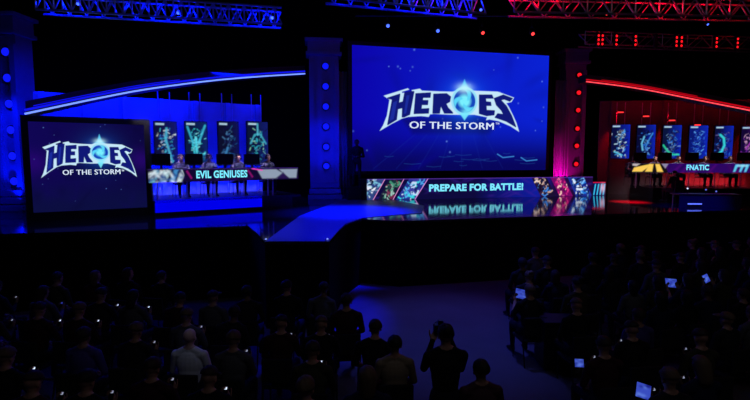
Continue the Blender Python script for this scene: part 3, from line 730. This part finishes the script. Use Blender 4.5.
def hair_mesh(hd, H_, kind):
    bm = bmesh.new()
    g = bmesh.ops.create_uvsphere(bm, u_segments=28, v_segments=20, radius=1)
    kill = []
    for v in g['verts']:
        x, y, z = v.co
        lim = -.25 if y < .1 else -.1 + (y - .1) * .8
        if kind == 'long': lim = -3 if y < -.05 else (-.2 if y < .15 else .5)
        if kind != 'cap' and z < lim: kill.append(v); continue
        if kind == 'cap' and z < .12: kill.append(v); continue
        f = 1 + .02 * math.sin(9 * x + 4 * z) + .02 * math.sin(13 * y + 7 * x)
        v.co = Vector((x * .088 * f, y * .108 * f - .010, z * .100 * f + .037))
        if kind == 'long' and z < 0: v.co.z -= .13 * min(1, -z * 1.6); v.co.x *= 1 + .15 * (-z)
    bmesh.ops.delete(bm, geom=kill, context='VERTS')
    if kind == 'cap':
        box(bm, -.06, .06, .07, .175, .035, .047)
    if kind == 'bun': ell(bm, (0, -.10, .10), (.045, .045, .045), 12)
    bmesh.ops.solidify(bm, geom=bm.faces[:], thickness=-.006)
    for v in bm.verts: v.co = hd + H_ @ v.co
    me = bpy.data.meshes.new('hair'); bm.normal_update(); bm.to_mesh(me); bm.free()
    for p in me.polygons: p.use_smooth = True
    return me
def face_mesh(hd, H_):
    bm = bmesh.new()
    for s in (-1, 1): ell(bm, (s * .031, .078, .012), (.013, .012, .008), 10)
    for v in bm.verts: v.co = hd + H_ @ v.co
    me = bpy.data.meshes.new('eyes'); bm.to_mesh(me); bm.free(); return me
EYE = mat('eye_dark', (30, 24, 22), .25)
def lip_mesh(hd, H_):
    bm = bmesh.new(); ell(bm, (0, .092, -.05), (.023, .008, .005), 10)
    for v in bm.verts: v.co = hd + H_ @ v.co
    me = bpy.data.meshes.new('mouth'); bm.to_mesh(me); bm.free(); return me
LIP = mat('lips', (120, 66, 60), .5)
def headset(hd, H_, parent):
    pts = [(.098 * math.cos(a), -.005, .03 + .105 * math.sin(a)) for a in np.linspace(0, PI, 14)]
    o = mesh_obj('headset', tube([hd + H_ @ Vector(p) for p in pts], .010), PLAST, parent)
    for s in (-1, 1): mesh_obj('ear_cup', cy(hd + H_ @ Vector((s * .082, -.005, .0)), hd + H_ @ Vector((s * .112, -.005, .0)), .042, .036, n=16), PLAST, o)
    return o
def sit(lean=0, twist=0, arms='lap', head=(0, 0, 0), spread=.13):
    cz, cy_ = 1.0, .02 + lean
    J = dict(pelvis=(0, .0, .56), chest=(twist * .05, cy_, .90), neck=(twist * .06, cy_ + lean * .35, 1.115), head=(twist * .07, cy_ + .02 + lean * .5, 1.235), head_rot=head,
             sho_l=(-.185, cy_ + .04 * twist, 1.02), sho_r=(.185, cy_ - .04 * twist, 1.02),
             hip_l=(-.09, .03, .55), hip_r=(.09, .03, .55), kne_l=(-spread, .45, .53), kne_r=(spread, .45, .53),
             ank_l=(-spread, .42, .10), ank_r=(spread, .44, .10), toe_l=(-spread - .02, .58, .035), toe_r=(spread + .02, .60, .035))
    if arms == 'lap':
        J.update(elb_l=(-.25, .06 + lean, .77), elb_r=(.25, .06 + lean, .77), wri_l=(-.13, .27, .645), wri_r=(.13, .27, .645), hand_l=(.04, .09, -.02), hand_r=(-.04, .09, -.02))
    elif arms == 'phone':
        J.update(elb_l=(-.25, .06 + lean, .77), elb_r=(.24, .12 + lean, .78), wri_l=(-.14, .27, .645), wri_r=(.12, .33, .86), hand_l=(.04, .09, -.02), hand_r=(-.05, .05, .06), back_r=(.2, .9, -.5), curl=.5)
    elif arms == 'tablet':
        J.update(elb_l=(-.25, .14, .80), elb_r=(.25, .14, .80), wri_l=(-.14, .33, .97), wri_r=(.14, .33, .97), hand_l=(.02, .05, .08), hand_r=(-.02, .05, .08), back_l=(-.3, .9, -.3), back_r=(.3, .9, -.3), curl=.5)
    elif arms == 'keys':
        J.update(elb_l=(-.26, .10 + lean, .80), elb_r=(.26, .10 + lean, .80), wri_l=(-.14, .34, .78), wri_r=(.18, .34, .78), hand_l=(.01, .1, 0), hand_r=(-.01, .1, 0), curl=.2)
    elif arms == 'chin':
        J.update(elb_l=(-.22, .22 + lean, .78), elb_r=(.25, .06 + lean, .77), wri_l=(-.09, .18 + lean, .99), wri_r=(.10, .28, .645), hand_l=(.03, .0, .09), back_l=(-.4, .9, 0), hand_r=(-.05, .08, -.02), curl=.7)
    return J
def stand(arms='rest', head=(0, 0, 0)):
    J = dict(pelvis=(0, 0, .97), chest=(0, .0, 1.30), neck=(0, -.01, 1.515), head=(0, .02, 1.635), head_rot=head,
             sho_l=(-.19, -.01, 1.42), sho_r=(.19, -.01, 1.42), hip_l=(-.09, 0, .93), hip_r=(.09, 0, .93), kne_l=(-.11, .03, .51), kne_r=(.12, .02, .51),
             ank_l=(-.12, -.02, .10), ank_r=(.13, -.02, .10), toe_l=(-.15, .13, .035), toe_r=(.17, .13, .035))
    if arms == 'rest': J.update(elb_l=(-.26, -.03, 1.13), elb_r=(.26, -.03, 1.13), wri_l=(-.25, .08, .89), wri_r=(.25, .08, .89), back_l=(-1, 0, 0), back_r=(1, 0, 0))
    if arms == 'camera': J.update(elb_l=(-.21, .2, 1.19), elb_r=(.22, .19, 1.18), wri_l=(-.09, .33, 1.46), wri_r=(.11, .31, 1.50), hand_l=(.04, .04, .07), hand_r=(-.03, .07, .05), back_l=(-.4, .3, -.9), back_r=(.6, .6, -.4), curl=.55)
    if arms == 'hold': J.update(elb_l=(-.27, .05, 1.13), elb_r=(.27, .05, 1.13), wri_l=(-.12, .29, 1.13), wri_r=(.12, .29, 1.13), hand_l=(.05, .08, .02), hand_r=(-.05, .08, .02), curl=.6)
    return J
VAR = {}
def variant(key, J, hair, sleeves=True, face=True, hs=False):
    me, hd, H_ = figure(J, sleeves)
    VAR[key] = dict(me=me, hair={h: hair_mesh(hd, H_, h) for h in hair}, eyes=face_mesh(hd, H_), mouth=lip_mesh(hd, H_), hd=hd, H=H_, hs=hs)
    for h in VAR[key]['hair'].values(): h.materials.append(HAIRS[0])
    VAR[key]['eyes'].materials.append(EYE); VAR[key]['mouth'].materials.append(LIP)
variant('lap', sit(), ['short', 'long', 'cap'])
variant('lean', sit(.07, .5, 'lap', (-.2, 0, .25)), ['short', 'bun'], sleeves=False)
variant('chin', sit(.05, -.4, 'chin', (-.05, 0, -.3)), ['short', 'long'])
variant('phone', sit(.02, 0, 'phone', (-.35, 0, -.1)), ['short', 'long', 'cap'])
variant('tablet', sit(0, 0, 'tablet', (-.1, 0, 0)), ['short', 'long'], sleeves=False)
variant('player', sit(.08, 0, 'keys', (-.12, 0, 0)), ['short'], sleeves=False, hs=True)
variant('stand', stand('hold'), ['short'])
variant('shoot', stand('camera'), ['short', 'bun'])
def person(key, loc, rz, label, group=None, shirt=None, hair='short', hairm=None, skin=None, s=1., trousers=None):
    v = VAR[key]
    o = bpy.data.objects.new('person', v['me']); COL.objects.link(o); o.location = loc; o.rotation_euler = (0, 0, rz); o.scale = (s, s, s)
    tag(o, label, 'person', group)
    for i, m in ((0, skin), (1, shirt), (2, trousers)):
        if m: o.material_slots[i].link = 'OBJECT'; o.material_slots[i].material = m
    if hair:
        h = bpy.data.objects.new('hair', v['hair'][hair]); COL.objects.link(h); h.parent = o
        if hairm: h.material_slots[0].link = 'OBJECT'; h.material_slots[0].material = hairm
    for k in ('eyes', 'mouth'):
        e = bpy.data.objects.new(k, v[k]); COL.objects.link(e); e.parent = o
    if v['hs']: headset(v['hd'], v['H'], o)
    return o
# ---- chair
def chair_proto():
    t = thing('stacking_chair', 'x', 'chair')
    fab = mat('chair_fabric', (22, 22, 26), .9)
    mesh_obj('seat', bx(-.22, .22, -.20, .24, .40, .455, bev=.02), fab, t)
    mesh_obj('backrest', bx(-.21, .21, -.255, -.215, .52, .86, bev=.018), fab, t)
    for x in (-.205, .205):
        mesh_obj('leg', tube([(x, .2, 0), (x, .19, .40)], .012), PLAST, t)
        mesh_obj('leg', tube([(x, -.3, 0), (x, -.21, .40), (x, -.23, .60)], .012), PLAST, t)
    return t
CH = chair_proto(); ch_used = False
def chair(loc, rz, label, group):
    global ch_used
    c = CH if not ch_used else copy_tree(CH); ch_used = True
    c.location = loc; c.rotation_euler = (0, 0, rz); c['label'] = label; c['group'] = group; return c
# ---- players with their monitors
def mon_proto():
    t = thing('monitor', 'x', 'monitor')
    mesh_obj('housing', bx(-.27, .27, 0, .035, .12, .46, bev=.01), PLAST, t)
    mesh_obj('display', bx(-.26, .26, .035, .037, .13, .45), emis('monitor_glow', (60, 90, 160), .6), t)
    mesh_obj('stand', bx(-.03, .03, .0, .03, .01, .2), PLAST, t); mesh_obj('foot', bx(-.12, .12, -.08, .12, 0, .012), PLAST, t)
    return t
MP = mon_proto(); mon_used = False
def monitor(loc, rz, label, group):
    global mon_used
    c = MP if not mon_used else copy_tree(MP); mon_used = True
    c.location = loc; c.rotation_euler = (0, 0, rz); c['label'] = label; c['group'] = group; return c
PS = [mat('jersey_dark', (60, 60, 86), .8), mat('jersey_white', (200, 205, 215), .8)]
for i, (px, mx) in enumerate(((181, 161), (209, 194), (238, 225), (268, 252))):
    lx = lx_of(px, 158, 1.05)[0]; zr = ST + .45
    nth = ['leftmost', 'second from left', 'third from left', 'rightmost'][i]
    person('player', at(lx, 1.2, zr), LR + PI, f'{nth} of the four players in headsets at the left booth desk', None, PS[0], 'short', HAIRS[i % 2], s=1.02)
    chair(at(lx, 1.2, zr), LR + PI, 'chair behind the left booth desk under a seated player', 'chairs at the left booth')
    monitor(at(lx_of(mx, 160, .25)[0], .25, LZT), LR, f'black monitor on the left booth desk, {nth} of four', None)
for i, (px, mx) in enumerate(((634, 640), (656, 665), (679, 692), (706, 717), (731, 744))):
    lx = rx_of(px, 153, 1.05)[0]; zr = ST + .45
    nth = ['leftmost', 'second from left', 'middle', 'fourth from left', 'rightmost'][i]
    person('player', at2(lx, 1.2, zr), RR + PI, f'{nth} of the five players in headsets at the right booth desk', None, PS[0], 'short', HAIRS[i % 2], s=.98)
    chair(at2(lx, 1.2, zr), RR + PI, 'chair behind the right booth desk under a seated player', 'chairs at the right booth')
    monitor(at2(rx_of(mx, 160, .25)[0], .25, RZT), RR, f'black monitor on the right booth desk, {nth} of five', None)

for lab, pa, pb, Yd, z1 in (('narrow grey drape hanging between the main screen and its right pillar', 553.5, 568, 20.3, 7.2), ('narrow grey drape hanging between the left pillar and the main screen', 338, 353, 20.45, 7.2)):
    A_, B_ = atY(pa, 160, Yd), atY(pb, 160, Yd); n_ = 24; t = thing('drape', lab, 'curtain', (A_.x, Yd, ST))
    bm = bmesh.new(); prev = None
    for i in range(n_ + 1):
        x = (B_.x - A_.x) * i / n_; y = .05 * math.sin(i * 1.3)
        cur = [bm.verts.new((x, y + dy, z)) for dy in (0, .02) for z in (0, z1 - ST)]
        if prev:
            for a_, b_ in ((0, 1), (1, 3), (3, 2), (2, 0)): bm.faces.new((prev[a_], prev[b_], cur[b_], cur[a_]))
        prev = cur
    bmesh.ops.recalc_face_normals(bm, faces=bm.faces); smooth(mesh_obj('cloth', bm, CYC, t)); mesh_obj('rail', cy((0, 0, z1 - ST), (B_.x - A_.x, 0, z1 - ST), .02), PLAST, t)
# ---- people on the stage
P = atZ(357, 199.5, ST); pd = thing('podium', 'low dark block under the person standing at the left edge of the main screen', 'podium', P)
mesh_obj('body', bx(-.45, .45, -.35, .35, 0, .5, bev=.02), BLACK, pd); mesh_obj('top', bx(-.48, .48, -.38, .38, .5, .55, bev=.01), PLAST, pd)
P = P + Vector((0, 0, .55)); person('stand', P, math.radians(160), 'person standing dark against the left edge of the main screen beside the blue pillar', None, SHIRTS[0], 'short', s=1.08, skin=DKSKIN)
# dark production table with small lamps at the right
q = atD(705, 205, 17.0); q.z = ST
tb = thing('production_table', 'low dark table with blue glowing lights in front of the right booth', 'table', q, math.radians(-18))
mesh_obj('tabletop', bx(-1.05, 1.05, -.3, .35, .42, .46, bev=.01), PLAST, tb)
mesh_obj('front_cloth', bx(-1.03, 1.03, -.29, -.26, .0, .42), mat('navy_cloth', (30, 34, 70), .9), tb)
for x in (-.95, .95):
    mesh_obj('leg', cy((x, .28, 0), (x, .28, .42), .02), METAL, tb)
mesh_obj('light_strip', bx(-.75, -.28, -.31, -.29, .10, .14), emis('table_strip', (90, 110, 255), 1.5), tb)
for i, (x, z) in enumerate(((-.62, .62), (0, .58), (.35, .52))):
    P = q + Matrix.Rotation(math.radians(-18), 3, 'Z') @ Vector((x, 0, 0)); P.z = ST + .46
    t = thing('table_lamp', ['white pinpoint lamp at the left of the dark table', 'small bluish lamp at the middle of the dark table', 'small bluish lamp at the right of the dark table'][i], 'lamp', P)
    mesh_obj('stem', cy((0, 0, 0), (0, 0, z - .46), .012), PLAST, t); bm = bmesh.new(); ell(bm, (0, 0, z - .44), (.03, .03, .03), 12)
    mesh_obj('bulb', bm, emis('pin_white', (200, 210, 255), 1.2) if i == 0 else emis('pin_blue', (90, 100, 210), 1.), t)
P = atZ(678, 203, ST); person('lap', P + Vector((0, .2, -.0)), math.radians(0), 'dark person seated beside the low table in front of the right booth', None, SHIRTS[0], 'short', s=.9)
chair(P + Vector((0, .2, 0)), 0, 'chair under the dark person beside the low stage table', None)
# stage-edge lights on the tongue
for i, (px, py) in enumerate(((266, 240.5), (327.5, 240.5))):
    P = atZ(px, py, ST); t = thing('edge_light', ['small white edge lamp at the left corner of the stage tongue', 'small white edge lamp at the right corner of the stage tongue'][i], 'light', P)
    mesh_obj('base', cy((0, 0, 0), (0, 0, .02), .05, n=16), PLAST, t); bm = bmesh.new(); ell(bm, (0, 0, .03), (.022, .022, .02), 10); mesh_obj('bulb', bm, emis('pin_white2', (150, 170, 255), 1.), t)

# ---- the audience
def facing(P): return -.42 * math.atan2(7.5 - P.x, 17 - P.y)
placed = []
def free(P, r=.5):
    if -1.2 < P.x < 2.4 and P.y > 8.5: return False
    return all(abs(P.x - q.x) > r or abs(P.y - q.y) > .82 for q in placed)
PH = mat('phone_case', (12, 12, 14), .3)
PGL = [emis('phone_screen_a', (200, 215, 240), 1.3), emis('phone_screen_b', (150, 155, 180), .9), emis('phone_screen_c', (60, 70, 180), 1.)]
def phone_proto(i):
    t = thing('phone', 'x', 'phone'); mesh_obj('case', bx(-.036, .036, -.004, .004, -.072, .072, bev=.003), PH, t)
    mesh_obj('display', bx(-.02, .02, -.0055, -.004, .03, .066), PGL[i], t); return t
PP = {}
def seat_person(key, P, rz, label, group, **k):
    o = person(key, (P.x, P.y, 0), rz, label, group, **k)
    side = 'left' if proj((P.x, P.y, 1.2))[0] < 420 else 'right'
    chair((P.x, P.y, 0), rz, f'dark chair under a spectator in the {side} block of seats', f'audience chairs in the {side} block')
    placed.append(P); return o
def hair_for(key): return random.choice(list(VAR[key]['hair']))
def audience_at(px, py, key='lap', **k):
    """head centre at this sight line"""
    P = atZ(px, py, 1.235); P.z = 0; return seat_person(key, P, facing(P), **k)
# people told apart by their look
audience_at(188.5, 339, 'lap', label='bald person in a pale shirt seated in the left block', group=None, shirt=mat('cloth_white', (225, 230, 240), .8), hair=None, skin=mat('skin_pale', (205, 170, 160), .55))
audience_at(395, 347, 'lap', label='person in a tan shirt seated at the aisle end of the left block', group=None, shirt=mat('cloth_tan', (150, 132, 104), .8), hair='short', hairm=HAIRS[0])
audience_at(482, 373, 'lap', label='dark-haired person whose head stands alone in the aisle foreground', group=None, shirt=mat('cloth_plum', (70, 34, 44), .8), hair='short', hairm=HAIRS[0])
audience_at(82, 338, 'lap', label='person in a purple shirt seated at the left of the left block', group=None, shirt=mat('cloth_purple', (74, 62, 150), .8), hair='short', hairm=HAIRS[1])
audience_at(373, 333, 'lean', label='brown-haired person in black at the aisle edge, left of the tan-shirted person', group=None, shirt=SHIRTS[0], hair='short', hairm=HAIRS[1])
audience_at(640, 318, 'lap', label='person in a dull violet shirt seated in the right block', group=None, shirt=mat('cloth_violet', (60, 52, 120), .8), hair='short', hairm=HAIRS[1])
# the camera operator, standing
P = atZ(446, 336, 1.64); P = Vector((P.x, P.y, 0)); placed.append(P)
person('shoot', P, facing(P), 'person in black standing in the aisle foreground, both arms raised to a camera', None, SHIRTS[0], 'bun', HAIRS[0], s=1.0)
rz = facing(P)
cmr = thing('camera', 'black camera held up by the person standing in the aisle', 'camera', P + Matrix.Rotation(rz, 3, 'Z') @ Vector((.01, .37, 1.58)), rz)
mesh_obj('body', bx(-.08, .08, -.05, .05, -.05, .06, bev=.012), PLAST, cmr); mesh_obj('lens', cy((0, .05, 0), (0, .17, 0), .038, .042, n=20), PLAST, cmr); mesh_obj('flash', bx(-.03, .03, -.03, .03, .06, .11, bev=.006), PLAST, cmr)
# lit phones
dots = [(15, 297, 1), (11, 320, 1), (38, 322, 0), (66, 323, 0), (117, 305, 0), (148, 307, 0), (107, 346, 1), (159, 330, 1), (60, 366, 0), (4, 394, 0), (30, 397, 1), (48, 395, 0), (66, 397, 1), (94, 399, 0),
        (141, 372, 1), (223, 353, 1), (227, 377, 0), (270, 336, 1), (308, 337, 1), (321, 362, 0), (570, 316, 1), (607, 333, 1), (595, 357, 1), (650, 353, 1), (705, 375, 1), (61, 303, 2), (635, 378, 1)]
for px, py, k in dots:
    Q = atZ(px, py, .98)
    base = Vector((Q.x, Q.y, 0)); rz = facing(base); off = Matrix.Rotation(rz, 3, 'Z') @ Vector((.07, .36, 0)); B = base - off
    if not free(B, .5): 
        for dx, dy in ((.3, 0), (-.3, 0), (0, .3), (0, -.3), (.45, 0), (-.45, 0), (.4, .3), (-.4, .3), (.4, -.3), (-.4, -.3), (.6, 0), (-.6, 0)):
            if free(B + Vector((dx, dy, 0)), .5): break
        else: continue
        B = B + Vector((dx, dy, 0)); Q = Q + Vector((dx, dy, 0))
    side = 'left' if px < 420 else 'right'
    seat_person('phone', B, rz, f'spectator in the {side} block looking down at a lit phone', f'spectators with lit phones in the {side} block', shirt=SHIRTS[random.randrange(len(SHIRTS))], hair=hair_for('phone'), hairm=HAIRS[random.randrange(3)])
    if k not in PP: PP[k] = phone_proto(k); t = PP[k]
    else: t = copy_tree(PP[k])
    t.location = Q - Vector((0, 0, .035)); t.rotation_euler = (math.radians(-35), 0, rz); t.scale = (.75, .75, .75)
    t['label'] = f'lit phone held by a spectator in the {side} block of seats'; t['group'] = f'lit phones in the {side} block'
# tablets held up
def tab(px, py, z, w, h, roll, label, cat='tablet'):
    Q = atZ(px, py, z); base = Vector((Q.x, Q.y, 0)); rz = facing(base)
    t = thing('tablet', label, cat, Q, 0); t.rotation_euler = (math.radians(-20), roll, rz)
    mesh_obj('case', bx(-w / 2, w / 2, -.006, .006, -h / 2, h / 2, bev=.004), PH, t)
    p = Pic(w * .92, h * .9, .008); p.c[:] = lin((56, 76, 190)); r = np.random.RandomState(int(px))
    for _ in range(14): p.spot(r.rand() * p.w, r.rand() * p.h, .03, .015, (24, 30, 130) if r.rand() < .6 else (90, 120, 220), .7)
    p.mesh('display', t, (-w * .46, -.007, -h * .45))
    B = base - Matrix.Rotation(rz, 3, 'Z') @ Vector((0, .40, 0))
    return B, rz
for (px, py, z, w, h, ro, l, pl) in ((521, 294, 1.09, .24, .19, .25, 'blue-lit tablet held up at the left end of the right block', 'spectator holding up a blue-lit tablet at the aisle end of the right block'),
                                  (671, 283, 1.09, .31, .19, .15, 'wider blue-lit tablet held up in the middle of the right block', 'spectator holding up the wide blue-lit tablet in the right block'),
                                  (706, 278.5, 1.09, .15, .18, -.3, 'small blue-lit tablet held upright at the right of the right block', 'spectator holding the small upright tablet, right of the wide one'),
                                  (579, 363, .98, .13, .11, .1, 'small pale-lit tablet low beside the aisle in the right foreground', 'spectator with the small pale-lit tablet beside the right aisle edge'),
                                  (643, 391, 1.05, .20, .17, .35, 'bright pale-blue tablet at the bottom of the right block', 'spectator holding the bright pale-blue tablet in the right foreground')):
    B, rz = tab(px, py, z, w, h, ro, l)
    # keep people from sitting in one another
    if free(B, .4):
        seat_person('tablet', B, rz, pl, None, shirt=SHIRTS[random.randrange(len(SHIRTS))], hair=hair_for('tablet'), hairm=HAIRS[random.randrange(3)])
# the rest of the rows
row = 0; Y = 3.7
while Y < 10.6:
    x = -9.5 + (row % 2) * .29
    while x < 17:
        P = Vector((x + random.uniform(-.05, .05), Y + random.uniform(-.08, .08), 0)); x += .60
        px, py, d = proj((P.x, P.y, 1.24))
        if d < 3.6 or px < -25 or px > 775 or py > 425: continue
        left = px < 345 + max(0, py - 300) * .45 and px < 392
        right = px > 512 + max(0, py - 285) * .95
        if py < 292: left = left and px < 335
        if not (left or right) or not free(P, .56) or random.random() < .1: continue
        key = random.choice(['lap', 'lap', 'lean', 'chin']); side = 'left' if left else 'right'
        seat_person(key, P, facing(P) + random.uniform(-.12, .12), f'spectator in dark clothes, no lit device, among the rows of the {side} block', f'spectators seated in the {side} block',
                    shirt=SHIRTS[random.randrange(len(SHIRTS))], hair=hair_for(key), hairm=HAIRS[random.randrange(3)], skin=DKSKIN if random.random() < .2 else None, s=random.uniform(.95, 1.05))
    Y += .92; row += 1
print('people', len([o for o in bpy.data.objects if o.name.startswith('person')]))
# black case on the aisle edge
P = atZ(561, 372, 0); cs = thing('equipment_case', 'big black equipment case standing at the right edge of the aisle', 'case', P, math.radians(-15))
mesh_obj('box', bx(-.3, .3, 0, .5, .05, .75, bev=.012), BLACK, cs); mesh_obj('lid', bx(-.3, .3, 0, .5, .76, .85, bev=.012), BLACK, cs)
for sx in (-.22, .22):
    for sy in (.08, .42): mesh_obj('caster', cy((sx - .015, sy, .03), (sx + .015, sy, .03), .03, n=12), PLAST, cs)

# ================================================================== LIGHT
w = bpy.data.worlds.new('World'); scene.world = w; w.use_nodes = True
w.node_tree.nodes['Background'].inputs[0].default_value = (.25, .25, 1, 1); w.node_tree.nodes['Background'].inputs[1].default_value = .001
# left backdrop wash, from its head and foot
c0 = at((bx0 + bx1) / 2, BYL - 1.0, bz1 + .9)
lightobj('AREA', c0, BL, 700, bx1 - bx0, at((bx0 + bx1) / 2, BYL, bz1 - 2.2), sy=.2)
lightobj('AREA', at((bx0 + bx1) / 2, BYL - .45, ST + .52), BL, 300, bx1 - bx0, at((bx0 + bx1) / 2, BYL, ST + 2.), sy=.12)
# pillars
for px, d, e, c in ((16, 15.0, 650, BL), (326, 18.9, 420, BL)):
    P = atD(px, 200, d); P.z = ST + .1
    Q = atD(px, 110, d + .9); lightobj('SPOT', P, c, e, .05, Q, 60, .8)
    P2 = P.copy(); P2.z = 6.5; P2.y -= 1.5; Q.z = 3.5; lightobj('SPOT', P2, c, e * 2, .1, Q, 50, .8)
P = atD(564, 188, 21.9); P.z = ST + .1; lightobj('SPOT', P, MG, 60, .05, atD(567, 110, 22.3), 34, .7)
X = atY(565, 190, 20.1); lightobj('SPOT', (X.x - .2, 19.7, ST + .15), MG, 160, .05, (X.x + .05, 20.4, ST + 2.0), 90, .8)
X = atY(346, 190, 20.0); lightobj('SPOT', (X.x, 19.7, ST + .15), BL, 900, .05, (X.x + .05, 20.45, ST + 2.6), 90, .8)
# key lights over the players
lightobj('AREA', at(0, .25, ST + 3.6), (.8, .7, .9), 34, 4.5, at(0, 1.15, ST + 1.4), sy=.1, spread=40)
lightobj('AREA', at2(0, .25, ST + 3.6), (1, .75, .8), 30, 5, at2(0, 1.15, ST + 1.4), sy=.1, spread=40)
# blue floor wash on the tongue and the floor before the left pillar
T1 = atZ(318, 228, ST); lightobj('SPOT', (T1.x + 2, T1.y + 5, 9.5), BL, 9000, .15, T1, 22, .6)
T2 = atZ(348, 212, ST); lightobj('SPOT', (T2.x + 1, T2.y - 1, 10), BL, 34000, .15, T2, 34, .9)
# red wash on the floor at the right of the banner, and on the right backdrop ribs
T3 = atZ(630, 202, ST); lightobj('SPOT', (T3.x - 1, T3.y - 3, 9), RD, 160000, .1, T3, 12, .9)
for x in (612, 664, 748):
    X = rx_of(x, 120, BY2)[0]; lightobj('SPOT', at2(X, BY2 - .6, ST + 3.9), RD, 330, .05, at2(X, BY2, ST + 1.6), 44, .8)
lightobj('AREA', at2(0, BY2 - .7, rx_of(690, 100, BY2)[1] + .1), RD, 16, 6, at2(0, BY2, ST + 3), sy=.1)
lightobj('AREA', at2(1.2, BY2 - .5, ST + .6), RD, 40, 3, at2(1.2, BY2, ST + .5), sy=.2)
Tq = q + Vector((-.6, 0, 0)); lightobj('SPOT', (Tq.x, Tq.y - 1.5, 8), BL, 2600, .1, (Tq.x, Tq.y, ST), 26, .8)
# hall floor: dim blue pool in the aisle; faint added fill, no fixture, lifts the audience
T4 = atZ(440, 330, 0); lightobj('SPOT', (T4.x + .5, T4.y + 1, 11.5), (.10, .12, 1), 1900, .3, T4, 34, .9)
T5 = atZ(333, 318, .0); lightobj('SPOT', (T5.x, T5.y + 1.5, 9), BL, 330, .1, T5, 2.6, .9)
lightobj('AREA', (3, 1.0, 11), (.8, .8, 1), 48, 8, (3, 8, 0))
lightobj('SPOT', (0.5, 3.5, 11), (.5, .6, 1), 180, .2, atZ(192, 350, .9), 5, .6)

# ================================================================== CAMERA
cam = bpy.data.cameras.new('camera'); co = bpy.data.objects.new('camera', cam); COL.objects.link(co)
co.location = CAM; co.rotation_euler = FW.to_track_quat('-Z', 'Y').to_euler()
cam.sensor_width = 36; cam.lens = 36 * F / 750; cam.clip_end = 200
scene.camera = co
vs = scene.view_settings; vs.view_transform = 'Standard'; vs.look = 'None'; vs.exposure = 0; vs.gamma = 1; vs.use_curve_mapping = False
scene.cycles.use_denoising = True
scene.cycles.max_bounces = 5
scene.cycles.sample_clamp_indirect = 4
